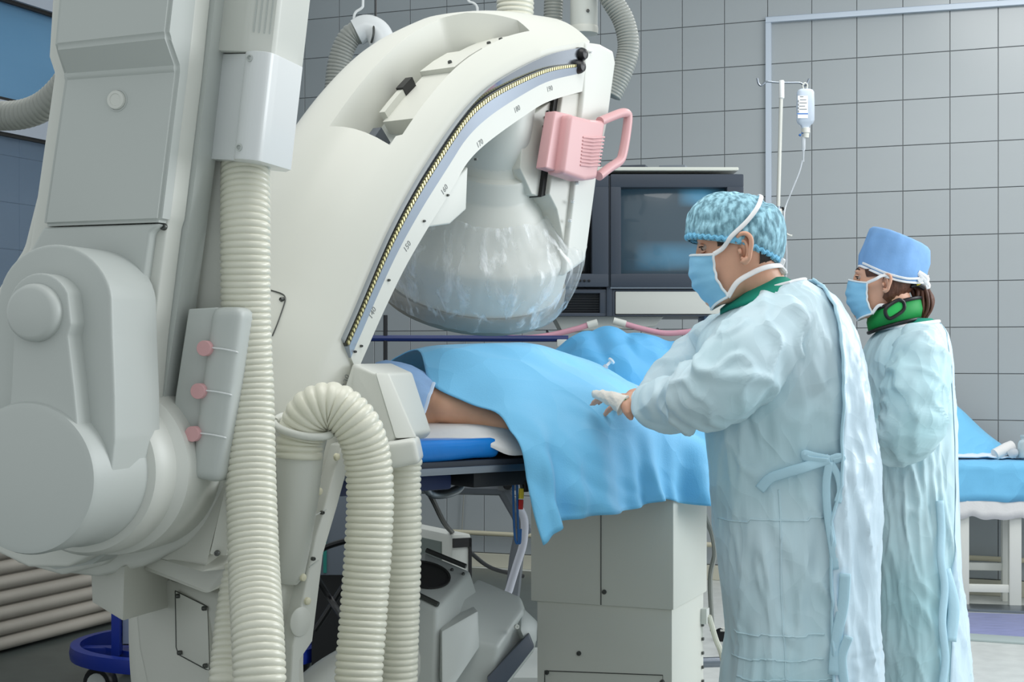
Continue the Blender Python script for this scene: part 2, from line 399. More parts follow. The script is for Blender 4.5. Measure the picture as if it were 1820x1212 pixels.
# cable trunking on the back wall and heating pipe
def rail(name, a, b, w, h, m):
    d = (b - a); L = d.length; e = d.normalized(); up = UZ if abs(e.z) < .5 else E1
    return obj(name, box((a + b) / 2, e, -E2, up if abs(e.z) < .5 else E1, L, h, w, bev=.003), m, smooth=False)
def bhit(px, py, d=0.0):
    r = Vector(((px - CX) / F, 1, -(py - CY) / F)); c0 = Vector((0, 0, HC))
    t = (B0 - E2 * d - c0).dot(E2) / r.dot(E2); return c0 + r * t
M_TRUNK = mat('trunking', (196, 208, 222), .4)
struct(rail('trim_1', bhit(1366, 38, .02), bhit(1366, 1000, .02), .030, .028, M_TRUNK))
struct(rail('trim_2', bhit(1362, 36, .022), bhit(1900, -2, .022), .030, .028, M_TRUNK))
pp = obj('heating_pipe', tube([back(TC, .215, .05), back(0, .205, .05), back(2.3, .20, .05)], .014, 10), mat('pipe_paint', (206, 200, 176), .4))
tag(pp, 'thin cream pipe running low along the tiled back wall', 'pipe')
# ================================================================ x-ray stand (left foreground column)
kb = math.radians(15); ck, sk = math.cos(kb), math.sin(kb)
KE = V(sk, ck, 0); KR = V(ck, -sk, 0); kt = math.radians(7)
KX = KR * math.cos(kt) - UZ * math.sin(kt); KZ = UZ * math.cos(kt) + KR * math.sin(kt)
K = Fr(P(200, 400, 2.45), KX, KE, KZ)
stand = empty('x_ray_stand', (K.hit(320, 1212, .2).x, 2.7, 0), 'tall cream x-ray machine column with round pivot housings at the left', 'x-ray machine')
# back plates, from the rearmost forward
rb = [(470, -220), (412, 60), (398, 300), (404, 700), (400, 870), (372, 930), (330, 968), (250, 1008), (170, 1026), (80, 1015), (0, 960), (-60, 860), (-60, 600), (40, 440), (125, 100), (160, -220)]
obj('back_plate', K.slab(rb, .17, .34, bev=.012), M_WHITE, stand)
rd = [(418, -220), (397, 0), (363, 290), (330, 545), (306, 720), (300, 850), (275, 915), (240, 955), (180, 1005), (110, 1022), (30, 1000), (-60, 900), (-60, 700), (60, 430), (112, 100), (150, -220)]
obj('edge_plate', K.slab(rd, .145, .175, bev=.006), M_WHITE, stand)
rc = [(402, -220), (382, 0), (350, 290), (316, 545), (290, 720), (285, 840), (262, 912), (222, 960), (165, 1002), (100, 1012), (30, 990), (-60, 900), (-60, 700), (60, 430), (112, 100), (150, -220)]
obj('core', K.slab(rc, .085, .15), M_GREYP, stand)
fl = [(370, -220), (346, 0), (333, 130), (302, 385), (297, 400), (272, 600), (262, 712), (244, 740), (246, 780), (256, 800), (250, 870), (222, 930), (180, 978), (120, 1008), (50, 1008), (-30, 970), (-80, 880), (-80, 700), (52, 440), (96, 130), (86, 100), (106, -220)]
flange = obj('flange', K.slab(fl, .030, .085, bev=.006), M_WHITE, stand)
for x, y in ((291, 403), (249, 748)): bolt(flange, K.hit(x, y, .028), -KE, .006)
# front panel: stepped cover, upper part proud
prof = [(-.045, -300, (112, 318), -1), (-.045, 62, (95, 297), 0), (0, 121, (114, 317), 0), (0, 395, (75, 283), 0)]
def fp(px, py, c): return K.hit(px, py, c)
L = [fp(112 + 20, -300, -.045), fp(95, 84, -.045), fp(115, 136, 0), fp(76, 402, 0)]
Rr = [fp(338, -300, -.045), fp(297, 62, -.045), fp(317, 121, 0), fp(284, 394, 0)]
b = bmesh.new()
def facing(l, r):
    return (l, r)
dep = KE * .03
fv = [(b.verts.new(l), b.verts.new(r)) for l, r in zip(L, Rr)]
bl = [K.w(K.loc(l)[0] - .012, .034, K.loc(l)[2]) for l in L]; br = [K.w(K.loc(r)[0] + .003, .034, K.loc(r)[2]) for r in Rr]
bv = [(b.verts.new(l), b.verts.new(r)) for l, r in zip(bl, br)]
for i in range(3):
    b.faces.new((fv[i][0], fv[i][1], fv[i + 1][1], fv[i + 1][0])); b.faces.new((bv[i][0], bv[i + 1][0], bv[i + 1][1], bv[i][1]))
    b.faces.new((fv[i][1], bv[i][1], bv[i + 1][1], fv[i + 1][1])); b.faces.new((fv[i][0], fv[i + 1][0], bv[i + 1][0], bv[i][0]))
b.faces.new((fv[0][0], bv[0][0], bv[0][1], fv[0][1])); b.faces.new((fv[3][0], fv[3][1], bv[3][1], bv[3][0]))
bmesh.ops.recalc_face_normals(b, faces=b.faces)
bmesh.ops.bevel(b, geom=b.edges[:], offset=.006, segments=3, affect='EDGES', clamp_overlap=True)
cover = obj('front_cover', b, M_GREYP, stand)
pc = K.hit(208, 178, 0)
lp = obj('round_cap', lathe([(.0155, .004), (.0155, -.004), (.0145, -.006), (.010, -.0065), (.0095, -.0055), (.0001, -.0055)], pc, KE, seg=36), M_WHITE, stand, label='small round white cap')
obj('cap_ring', lathe([(.0185, .002), (.0185, -.001), (.016, -.001), (.016, .002)], pc, KE, seg=36), M_GREYP, lp)
lower = [(76, 404), (283, 397), (266, 412), (240, 600), (222, 720), (200, 800), (-40, 800), (-40, 600), (40, 470)]
obj('lower_cover', K.slab(lower, 0.005, .034, bev=.006), M_GREYP, stand)
# pear-shaped housing
pear = arc2(97, 540, 101, 106, 180, 352, 22) + [(199, 600), (203, 700), (204, 780), (196, 850), (-30, 850), (-30, 700), (-8, 600)]
obj('pivot_housing', K.slab(pear, -.125, .02, bev=.016, segs=5), M_GREYP, stand)
boss = arc2(70, 553, 57, 68, 180, 330, 16) + [(126, 575), (120, 597), (130, 680), (138, 765), (14, 765), (20, 680), (24, 597), (14, 575)]
obj('boss', K.slab(boss, -.165, -.12, bev=.009, segs=4), M_GREYP, stand)
pb = K.hit(69, 556, -.16); rbtn = 52 / 2700 * pb.y
obj('pivot_cap', lathe([(rbtn * .92, .01), (rbtn, -.002), (rbtn * .99, -.014), (rbtn * .93, -.022), (rbtn * .8, -.026), (.0001, -.027)], pb, KE, seg=48), M_GREYP, stand)
# large drum and the collar behind it
pd = K.hit(48, 850, -.17); rdm = 137 / 2700 * pd.y
obj('pivot_drum', lathe([(.0001, -.004), (rdm * .9, -.004), (rdm * .975, -.001), (rdm, .008), (rdm * 1.0, .10), (rdm * 1.03, .13), (rdm * 1.03, .2)], pd, KE, seg=64), M_GREYP, stand)
pe = pd + KE * .15
obj('drum_collar', lathe([(rdm * 1.0, 0), (rdm * 1.13, .006), (rdm * 1.19, .02), (rdm * 1.20, .06), (rdm * 1.12, .07)], pe, KE, seg=64), M_WHITE, stand)
pe2 = pd + KE * .235 + KX * .012
obj('arm_barrel', lathe([(rdm * 1.05, -.03), (rdm * 1.22, -.01), (rdm * 1.245, .03), (rdm * 1.23, .12), (rdm * 1.15, .2), (rdm * .9, .24)], pe2, KE, seg=64), M_WHITE, stand)
# hose clamp: curved silver cover, with the ribbed conduit above
def barrel(z0, z1, outline, bev=0.0):
    r0 = [K.w(x, c, z0) for x, c in outline]; r1 = [K.w(x, c, z1) for x, c in outline]
    return hull8(r0, r1, bev=bev)
def kxz(px, py, c): l = K.loc(K.hit(px, py, c)); return l[0], l[2]
xa, za = kxz(363, 281, .13); xm, _ = kxz(413, 281, .10); xb, _ = kxz(489, 281, .14); _, zt = kxz(430, 92, .10)
ol = [(xa, .14), (xm - .002, .112)] + [(xm + (xb - xm) * (.5 - .5 * math.cos(math.pi * k / 14)), .112 - .036 * math.sin(math.pi * k / 14 * .80)) for k in range(1, 15)] + [(xb + .001, .11), (xb, .21), (xb - .03, .26), (xa, .26)]
clamp = obj('hose_clamp', barrel(za, zt, ol, .003), M_SILVERP, stand, label='silver grey curved clamp')
for x, y in ((444, 103), (425, 262)):
    pp_ = K.hit(x, y, .080); obj('clamp_recess', lathe([(.006, .003), (.006, -.002), (.004, -.0025), (.003, .001), (.0001, .001)], pp_, KE, seg=14), M_GREYP, clamp)
_, zc = kxz(430, 90, .10); _, ztop = kxz(500, -260, .10)
xl, _ = kxz(385, 88, .14); xr, _ = kxz(493, 90, .13); xg, _ = kxz(436, 88, .11)
ol = [(xl, .15), (xl + .004, .12), (xg - .004, .108), (xg + .006, .108), (xr - .004, .116), (xr, .126), (xr, .24), (xl, .24)]
conduit = obj('cable_conduit', barrel(zc, ztop, ol, .003), M_WHITE, stand)
for k in range(4):
    xx = xg + .012 + (xr - xg - .022) * k / 3
    obj('conduit_groove', box(K.w(xx, .1095 + .002 * k, (zc + ztop) / 2 + .008), KX, KE, KZ, .0022, .004, ztop - zc - .05), M_GREYP, conduit, smooth=False)
# clip rail with three pink knobs
cl0 = [(335, 549), (386, 546), (364, 700), (346, 856), (293, 851), (312, 700)]
rl = obj('clip_rail', K.slab(cl0, .092, .17, bev=.003), M_GREYP, stand)
cl1 = [(374, 545), (429, 545), (410, 700), (390, 860), (334, 850), (352, 700)]
rl2 = obj('clip_cover', K.slab(cl1, .078, .16, bev=.020, segs=6), M_GREYP, stand)
for (x, y) in ((365, 619), (354, 695), (344, 771)):
    p = K.hit(x, y, .074)
    kn = obj('knob', lathe([(.0128, .010), (.0128, -.006), (.0122, -.0068), (.0001, -.0069)], p, KE, seg=30), M_PINK, stand, label='round pink knob')
    q = [K.hit(x + 12, y - 1, .074), K.hit(x + 30, y + 1, .074), K.hit(x + 50, y + 5, .073), K.hit(x + 57, y + 7, .078), K.hit(x + 57, y + 7, .12)]
    obj('clip_wire', tube(cr(q, 4), .0014, 6), M_SILVERP, kn)
# foot of the stand
ft = [P(236, 1040, 2.86), P(300, 1030, 2.74), P(392, 1055, 2.60), P(420, 1020, 2.62), P(424, 1300, 2.62), P(424, 1965, 2.62), P(392, 1985, 2.60), P(290, 1900, 2.80), P(262, 1225, 2.86), P(246, 1150, 2.86)]
obj('foot', hull8(ft, [p + V(.03, .40, 0) for p in ft], bev=.012), M_CREAM, stand)
ftp = obj('access_panel', hull8([P(312, 1051, 2.705), P(368, 1079, 2.622), P(372, 1190, 2.622), P(366, 1188, 2.63), P(318, 1162, 2.70), P(314, 1150, 2.705)],
    [p + V(.02, .03, 0) for p in (P(312, 1051, 2.705), P(368, 1079, 2.622), P(372, 1190, 2.622), P(366, 1188, 2.63), P(318, 1162, 2.70), P(314, 1150, 2.705))], bev=.0012), M_CREAM, stand)
pl = [P(311.5, 1050, 2.708), P(368.5, 1078, 2.6235), P(372.5, 1191, 2.6235), P(366, 1189.5, 2.631), P(317, 1163, 2.703), P(313, 1150, 2.708)]
obj('panel_seam', tube(pl + [pl[0]], .0011, 6), M_SCREW, stand)
for x, y, Y in ((317, 1059, 2.695), (364, 1081, 2.62), (320, 1160, 2.69), (366, 1183, 2.62)): bolt(ftp, P(x, y, Y), V(-.87, -.48, 0), .0042)
lg = [P(226, 1003, 2.72), P(276, 983, 2.68), P(365, 1012, 2.52), P(410, 1000, 2.54), P(405, 1040, 2.54), P(366, 1056, 2.52)]
obj('ledge', hull8(lg, [p + V(-.03, .22, .0) for p in lg], bev=.008), M_CREAM, stand)
bk1 = [P(268, 992, 2.66), P(366, 1010, 2.56), P(372, 985, 2.56), P(404, 860, 2.58), P(404, 700, 2.66), P(330, 870, 2.66)]
obj('yoke', hull8(bk1, [p + V(.0, .2, 0) for p in bk1], bev=.008), M_CREAM, stand)
bk2 = [P(372, 986, 2.545), P(404, 988, 2.545), P(412, 860, 2.56), P(398, 872, 2.56)]
yk = obj('yoke_side', hull8(bk2, [p + V(.0, .15, 0) for p in bk2], bev=.004), M_CREAM, stand)
bolt(yk, P(386, 983, 2.54), V(0, -1, 0), .005)
hk = [P(161, 1020, 2.72), P(221, 1005, 2.62), P(218, 1105, 2.62), P(163, 1071, 2.72)]
hkb = obj('bracket_block', hull8(hk, [p + V(.075, .22, 0) for p in hk], bev=.006), M_CREAM, stand)
obj('bracket_hole', lathe([(.012, .004), (.012, -.002), (.009, -.002), (.009, .003), (.0001, .003)], P(233, 1078, 2.66), V(-.95, .33, 0) * -1, seg=18), M_BLACK, hkb)
# ================================================================ hoses
def hosething(name, ctrl, r, pitch, m, label, group=None, **kw):
    o = obj(name, hose(ctrl, r, pitch, **kw), m, angle=80); tag(o, label, 'hose', group or ('cream and grey hoses of the x-ray machine' if name == 'corrugated_hose' else 'hoses hanging behind the arch')); return o
HY = 2.56
hosething('corrugated_hose', [P(436, 262, 2.60), P(436, 400, HY), P(437, 560, HY), P(443, 700, HY), P(446, 850, HY - .03), P(451, 1000, HY - .08), P(458, 1130, HY - .15), P(462, 1240, HY - .18), P(464, 1420, HY - .18)], .0425, .0108, M_HOSE,
           'thick cream corrugated hose hanging straight down from the silver clamp')
hosething('corrugated_hose', [P(440, 1010, 2.56), P(428, 1090, 2.53), P(420, 1170, 2.50), P(414, 1240, 2.48), P(408, 1420, 2.46)], .042, .0108, M_HOSE,
           'cream corrugated hose half hidden behind the one under the silver clamp')
hosething('corrugated_hose', [P(532, 815, 2.86), P(535, 775, 2.86), P(554, 733, 2.85), P(594, 722, 2.85), P(634, 757, 2.85), P(652, 810, 2.86), P(658, 880, 2.86), P(654, 980, 2.85), P(646, 1090, 2.84), P(637, 1212, 2.82), P(630, 1400, 2.80)], .0455, .0128, M_HOSE,
           'cream corrugated hose arching out of the cup and down', seg=26, depth=.09)
hosething('corrugated_hose', [P(716, 812, 3.02), P(713, 845, 3.02), P(714, 920, 3.02), P(713, 1010, 3.02), P(710, 1110, 3.02), P(707, 1212, 3.02), P(705, 1400, 3.02)], .0400, .0128, M_HOSE,
           'cream corrugated hose hanging from the white elbow beside the blue pad')
hosething('corrugated_hose', [P(-80, 205, 2.95), P(0, 206, 2.92), P(40, 203, 2.9), P(75, 190, 2.88), P(105, 165, 2.86), P(140, 120, 2.84)], .0285, .0105, M_HOSEG,
           'grey corrugated hose crossing the window and ending behind the column')
cc = []
tp = cr([P(387, 268, 2.68), P(386, 400, 2.67), P(383, 560, 2.66)], 20); R_ = frames(tp); tot = len(tp)
tp = resample(tp, .0012); R_ = frames(tp)
for i, p in enumerate(tp):
    a = i / 9 * 2 * math.pi; u, v = R_[i]; cc.append(p + (u * math.cos(a) + v * math.sin(a)) * .0055)
o = obj('coiled_cable', tube(cc, .0017, 5), mat('coil_blue_white', (196, 202, 232), .4)); tag(o, 'thin pale coiled cable behind the straight cream hose', 'cable')
# hoses hanging from above, behind the arch
hosething('hanging_hose', [P(560, 330, 5.2), P(592, 190, 5.2), P(603, 110, 5.2), P(622, 66, 5.2), P(648, 55, 5.2)], .040, .012, M_HOSEG,
           'grey corrugated hose hung up by a white elbow behind the arch')
elb = empty('hose_elbow', P(650, 70, 5.2), 'white plastic elbow hanging on a wire hook behind the arch', 'pipe fitting')
obj('elbow_pipe', tube(cr([P(634, 58, 5.2), P(652, 50, 5.2), P(672, 60, 5.2), P(684, 90, 5.2)], 8), lambda t: .046, 20), M_SILVERP, elb)
obj('elbow_band', tube(cr([P(664, 38, 5.17), P(664, 60, 5.145), P(660, 76, 5.16)], 6), .004, 8), M_SCREW, elb)
obj('hook', tube(cr([P(645, -40, 5.2), P(645, 5, 5.2), P(643, 14, 5.2), P(632, 22, 5.2), P(629, 34, 5.2), P(634, 46, 5.2)], 6), .0045, 8), M_SILVERP, elb)
obj('hanging_cord', tube([P(668, -40, 5.2), P(668, 42, 5.2), P(670, 66, 5.16)], .003, 6), M_BLACK, elb)
hk2 = obj('wire_hook', tube(cr([P(828, -30, 4.6), P(832, 0, 4.6), P(842, 6, 4.6), P(848, 14, 4.6), P(850, 40, 4.6)], 6), .004, 8), M_SILVERP); tag(hk2, 'bent white wire hook above the top of the arch', 'hook')
hosething('hanging_hose', [P(918, -80, 4.5), P(916, 0, 4.5), P(914, 60, 4.5)], .056, .0135, M_HOSE, 'wide pale ribbed hose rising behind the crown of the arch')
hosething('hanging_hose', [P(985, -80, 4.7), P(984, 0, 4.7), P(981, 80, 4.7)], .030, .010, M_HOSEG, 'narrow grey ribbed hose left of the white ceiling tube')
hosething('hanging_hose', [P(1062, -50, 4.6), P(1085, -4, 4.6), P(1108, 36, 4.6), P(1117, 80, 4.6), P(1108, 120, 4.6), P(1085, 170, 4.6)], .0335, .0095, M_HOSEG, 'grey corrugated hose looping over the arch tip')
ct = empty('ceiling_tube', P(1038, 30, 4.65), 'white vertical ceiling tube with a rounded lower rim above the arch', 'pipe')
obj('tube_body', lathe([(.042, .5), (.042, -.035), (.040, -.04)], P(1038, 30, 4.65), UZ, seg=32), M_WHITE, ct)
obj('tube_rim', lathe([(.043, -.03), (.044, -.036), (.043, -.052), (.030, -.055)], P(1038, 30, 4.65), UZ, seg=32), M_CREAM, ct)
bolt(ct, P(1045, 19, 4.607), V(0, -1, 0), .005)
# ================================================================ c-arm
ca = math.radians(35); CD = V(math.sin(ca), math.cos(ca), 0); CW = V(-math.cos(ca), math.sin(ca), 0)
C = Fr(P(581, 684, 3.0), CD, CW, UZ)
carm = empty('c_arm', C.w(.1, .2, 0) * 1, 'large cream x-ray arch reaching over the patient', 'x-ray arm')
carm.location.z = 0
def cplane(pix, c=0.0): return [(lambda l: (l[0], l[2]))(C.loc(C.hit(x, y, c))) for x, y in pix]
FP = [(520, 1330), (506, 1200), (506, 1050), (520, 900), (545, 770), (570, 677), (588, 626), (621, 553), (668, 441), (696, 381), (725, 327), (754, 279), (798, 214), (848, 156), (899, 120), (972, 87), (1048, 73)]
IP = [(560, 1330), (540, 1212), (543, 1110), (560, 1010), (590, 870), (612, 750), (630, 668), (653, 611), (682, 546), (718, 473), (758, 404), (801, 335), (827, 290), (863, 254), (928, 207), (972, 181), (1036, 162)]
RP = [(532, 1330), (516, 1200), (516, 1050), (532, 900), (556, 775), (581, 684), (602, 626), (624, 575), (682, 459), (711, 404), (747, 348), (783, 301), (819, 250), (856, 210), (892, 178), (928, 152), (1008, 126)]
def curve(pix, n=8): return [(p.x, p.y) for p in cr([Vector((u, z, 0)) for u, z in cplane(pix)], n)]
Fc = curve(FP)
def nearest(c, q): return min(range(len(c)), key=lambda i: (c[i][0] - q[0]) ** 2 + (c[i][1] - q[1]) ** 2)
NF = len(Fc)
def arclen(c):
    s = [0.0]
    for a, b in zip(c, c[1:]): s.append(s[-1] + math.hypot(b[0] - a[0], b[1] - a[1]))
    return [x / s[-1] for x in s]
def at(c, al, t):
    for i in range(len(al) - 1):
        if al[i + 1] >= t:
            k = (t - al[i]) / max(1e-9, al[i + 1] - al[i]); return (c[i][0] + (c[i + 1][0] - c[i][0]) * k, c[i][1] + (c[i + 1][1] - c[i][1]) * k)
    return c[-1]
Ic = curve(IP); Rc = curve(RP)
aF, aI, aR = arclen(Fc), arclen(Ic), arclen(Rc)
NS = 150
TS = [i / NS for i in range(NS + 1)]
Fs = [at(Fc, aF, t) for t in TS]; Is = [at(Ic, aI, t) for t in TS]
def nrm(c, i):
    a = c[max(0, i - 1)]; b = c[min(len(c) - 1, i + 1)]; dx, dz = b[0] - a[0], b[1] - a[1]; L = math.hypot(dx, dz); return (-dz / L, dx / L)
CWD = .40
def crown(cfrac, i):
    h = .13 if i < 128 else .13 - .05 * (i - 128) / (NS - 128)
    x = abs(2 * cfrac - 1)
    return h * (1 - x ** 3)
def opt(q, c, r, i):
    n = nrm(Fs, i); return C.w(q[0] + n[0] * r, c, q[1] + n[1] * r)
NCS = 26
O0, O1 = None, None
def idx_at(px, py):
    best = None
    for i in range(NS + 1):
        for j in range(NCS + 1):
            p = opt(Fs[i], CWD * j / NCS, crown(j / NCS, i), i)
            d = (CX + F * p.x / p.y - px) ** 2 + (CY - F * (p.z - HC) / p.y - py) ** 2
            if j <= NCS * .5 and (best is None or d < best[0]): best = (d, i, j)
    return best[1:]
lo_ = idx_at(700, 258)[0]; hi_ = idx_at(945, 54)[0]
def hole_range(i):                                   # open part of the crown, as fractions of its width
    t = (i - lo_) / (hi_ - lo_)
    near = .085 if t < .8 else .085 - .0 * (t - .8)
    far = .42 if t < .75 else .42 - (t - .75) / .25 * .26
    if t < .05: near = .10
    return near, far
b = bmesh.new()
rows = []
for i in range(NS + 1):
    if lo_ <= i <= hi_:
        n0, f0 = hole_range(i)
        fr = [n0 * k / 5 for k in range(6)] + [n0 + (f0 - n0) * k / 6 for k in range(1, 6)] + [f0 + (1 - f0) * k / 15 for k in range(16)]
    else:
        ie = lo_ if i < lo_ else hi_
        n0, f0 = hole_range(ie)
        fr = [n0 * k / 5 for k in range(6)] + [n0 + (f0 - n0) * k / 6 for k in range(1, 6)] + [f0 + (1 - f0) * k / 15 for k in range(16)]
    rows.append([b.verts.new(opt(Fs[i], CWD * x, crown(x, i), i)) for x in fr])
for i in range(NS):
    for j in range(26):
        if lo_ <= i < hi_ and 5 <= j < 11: continue
        b.faces.new((rows[i][j], rows[i][j + 1], rows[i + 1][j + 1], rows[i + 1][j]))
# side faces and inner face
def ip(q, c): return C.w(q[0], c, q[1])
def lf(i, k): return (Is[i][0] + (Fs[i][0] - Is[i][0]) * k, Is[i][1] + (Fs[i][1] - Is[i][1]) * k)
cols_ = [[b.verts.new(ip(lf(i, k), c_)) for i in range(NS + 1)] for k, c_ in ((0, 0), (0, .06), (.9, .075), (.9, CWD))]   # hollow underside
inn0, inn1 = cols_[0], cols_[-1]
for i in range(NS):
    b.faces.new((rows[i][0], rows[i + 1][0], inn0[i + 1], inn0[i]))
    b.faces.new((rows[i][-1], inn1[i], inn1[i + 1], rows[i + 1][-1]))
    for A_, B_ in zip(cols_, cols_[1:]): b.faces.new((A_[i], A_[i + 1], B_[i + 1], B_[i]))
# walls of the opening
def down(v, d, i): n = nrm(Fs, i); return v.co - (CD * n[0] + UZ * n[1]) * d
DEP = .115
wl = {}
loop = [(i, 5) for i in range(lo_, hi_ + 1)] + [(hi_, j) for j in range(6, 12)] + [(i, 11) for i in range(hi_ - 1, lo_ - 1, -1)] + [(lo_, j) for j in range(10, 5, -1)]
lv = [(rows[i][j], b.verts.new(down(rows[i][j], DEP, i))) for i, j in loop]
for k in range(len(lv)):
    a, c_ = lv[k], lv[(k + 1) % len(lv)]
    b.faces.new((a[0], c_[0], c_[1], a[1]))
arch = obj('arch', b, M_CREAM, carm, angle=30)
# floor of the opening
b = bmesh.new(); fr_ = []
for i in range(lo_, hi_ + 1):
    n0, f0 = hole_range(i)
    fr_.append([b.verts.new(opt(Fs[i], CWD * x, crown(x, i) - DEP + .004, i)) for x in (n0 - .02, (n0 + f0) / 2, f0 + .02)])
for i in range(len(fr_) - 1):
    for j in range(2): b.faces.new((fr_[i][j], fr_[i][j + 1], fr_[i + 1][j + 1], fr_[i + 1][j]))
obj('opening_floor', b, M_GREYP, arch)
def lump(i0, i1, x0, x1, h0, h1, m, name, bev=.006):
    f_, k_ = [], []
    for i in (i0, (i0 + i1) // 2, i1): f_.append((opt(Fs[i], CWD * x0, h0, i), opt(Fs[i], CWD * x0, h1, i), opt(Fs[i], CWD * x1, h1, i), opt(Fs[i], CWD * x1, h0, i)))
    return obj(name, rings_bm([list(r) for r in f_]), m, carm, angle=20)
sp = hi_ - lo_
lump(lo_ + int(sp * .20), lo_ + int(sp * .50), .10, .34, .0, .044, M_CREAM, 'carriage_block')
lump(lo_ + int(sp * .51), lo_ + int(sp * .68), .10, .35, .0, .056, M_CREAM, 'carriage_block')
lump(lo_ + int(sp * .69), lo_ + int(sp * .93), .095, .32, .0, .050, M_CREAM, 'carriage_block')
lump(lo_ + int(sp * .22), lo_ + int(sp * .36), .325, .365, .0, .06, M_CREAM, 'latch_lever')
lump(lo_ + int(sp * .37), lo_ + int(sp * .42), .32, .37, .0, .065, M_BLACK, 'latch_pad')
lump(lo_ + int(sp * .06), lo_ + int(sp * .14), .30, .36, -.02, .05, mat('slot_grey', (90, 96, 104), .5), 'slot_pad')
lump(lo_ + int(sp * .86), lo_ + int(sp * .98), .20, .36, .0, .02, M_DARKGAP, 'dark_slot')
for t, x in ((.55, .18), (.80, .17), (.86, .13)):
    i = lo_ + int(sp * t); n = nrm(Fs, i); bolt(carm, opt(Fs[i], CWD * x, (.056 if t < .7 else .050), i), CD * n[0] + UZ * n[1], .005)
# rail on the near side face: steel bands, brass rack, white scale strip
def band(c0, q0s, q1s, name, m, i0=0, i1=NS, c1=None):
    c1 = c0 if c1 is None else c1
    bb_ = bmesh.new(); A = []
    for i in range(i0, i1 + 1):
        a, d = q0s[i], q1s[i]
        A.append([bb_.verts.new(C.w(a[0], .004, a[1])), bb_.verts.new(C.w(a[0], c0, a[1])), bb_.verts.new(C.w(d[0], c1, d[1])), bb_.verts.new(C.w(d[0], .004, d[1]))])
    for x, y in zip(A, A[1:]):
        for k in range(3): bb_.faces.new((x[k], x[k + 1], y[k + 1], y[k]))
    bb_.faces.new(A[0]); bb_.faces.new(A[-1])
    return obj(name, bb_, m, carm)
def mixc(f0, f1, k): return [(a[0] + (b_[0] - a[0]) * (k(i) if callable(k) else k), a[1] + (b_[1] - a[1]) * (k(i) if callable(k) else k)) for i, (a, b_) in enumerate(zip(f0, f1))]
def kk(a, e): return lambda i: a + (e - a) * max(0, (i - 110) / (NS - 110))
i0 = 60; i1 = NS - 1
band(-.014, mixc(Fs, Is, kk(.12, .10)), mixc(Fs, Is, kk(.22, .42)), 'rail_band', M_CHROME, i0, i1 - 3, -.005)
rack = band(-.008, mixc(Fs, Is, kk(.22, .43)), mixc(Fs, Is, kk(.31, .50)), 'rail_bed', M_SCREW, i0, i1 - 3)
band(-.014, mixc(Fs, Is, kk(.31, .50)), mixc(Fs, Is, kk(.60, .62)), 'rail_strip', M_STRIP, i0, i1 - 3, -.006)
band(-.006, mixc(Fs, Is, .60), mixc(Fs, Is, .995), 'scale_strip', M_WHITE, i0, i1)
R0 = mixc(Fs, Is, kk(.235, .445)); R1 = mixc(Fs, Is, kk(.305, .49))
bt = bmesh.new()
pA = [C.w(q[0], 0, q[1]) for q in R0[i0:i1 - 3]]; pB = [C.w(q[0], 0, q[1]) for q in R1[i0:i1 - 3]]
LA = [0]
for a, c_ in zip(pA, pA[1:]): LA.append(LA[-1] + (c_ - a).length)
s = .003
def along(Lst, pts, s):
    for i in range(len(Lst) - 1):
        if Lst[i + 1] >= s: return pts[i].lerp(pts[i + 1], (s - Lst[i]) / (Lst[i + 1] - Lst[i]))
while s < LA[-1] - .006:
    a0, a1 = along(LA, pA, s), along(LA, pA, s + .0055); c0_, c1_ = along(LA, pB, s), along(LA, pB, s + .0055)
    fr4 = [a0, a1, c1_, c0_]
    hull8([p - CW * .0125 for p in fr4], [p - CW * .007 for p in fr4], bt); s += .0098
obj('rack_teeth', bt, M_BRASS, carm, kind='stuff', label='brass toothed rack')
# scale figures on the strip
for tx, px, py in (('130', 615, 677), ('140', 662, 556), ('150', 724, 438), ('160', 790, 337), ('170', 853, 255), ('180', 919, 194), ('190', 977, 158)):
    p = C.hit(px, py, -.0062); q = C.loc(p); i = nearest(Is, (q[0], q[2])); n = nrm(Is, i)
    up = CD * -n[1] * 0 + (CD * n[0] + UZ * n[1]); ex = (CD * n[1] - UZ * n[0])
    obj('scale_figure', text_bm(tx, .018, p, ex, up, .0004), M_INK, carm, smooth=False)
for px, py in ((599, 700), (641, 615), (690, 498), (753, 393), (845, 283), (795, 347), (630, 625)):
    bolt(carm, C.hit(px, py, -.006), -CW, .0028)
# end block of the arch and column that carries the detector
eb = [(1040, 74), (1068, 78), (1091, 90), (1095, 112), (1081, 215), (1062, 312), (1045, 440), (1040, 464), (1004, 491), (1010, 430), (1019, 350), (1037, 165)]
obj('end_block', C.slab(eb, -.004, .30, bev=.010, segs=4), M_WHITE, carm)
eb2 = [(1000, 168), (1036, 164), (1019, 350), (1010, 440), (1006, 488), (1004, 440), (990, 372), (976, 345)]
obj('detector_column', C.slab(eb2, .008, .30, bev=.004), M_CREAM, carm)
eb3 = [(985, 176), (999, 172), (975, 345), (962, 350)]
obj('column_gap', C.slab(eb3, .02, .20), M_DARKGAP, carm)
eb4 = [(930, 215), (985, 176), (962, 350), (945, 345), (925, 300)]
pnl = obj('side_panel', C.slab(eb4, .03, .09, bev=.003), M_CREAM, carm)
for px, py in ((973, 199), (969, 209), (966, 225), (963, 272)): bolt(pnl, C.hit(px, py, .029), -CW, .0038, M_BLACK)
for px, py in ((1049, 92), (1026, 325), (1017, 358), (1012, 392)): bolt(carm, C.hit(px, py, -.006), -CW, .004, M_SILVERP)
for px, py in ((1030, 97), (1026, 119)):
    p = C.hit(px, py, -.004); obj('end_stop', lathe([(.018, .012), (.018, 0), (.0165, -.01), (.012, -.018), (.0001, -.022)], p, CW, seg=24), M_BLACK, carm, label='black rubber end stop')
br_ = [(790, 330), (801, 326), (832, 296), (829, 372), (800, 398), (760, 404)]
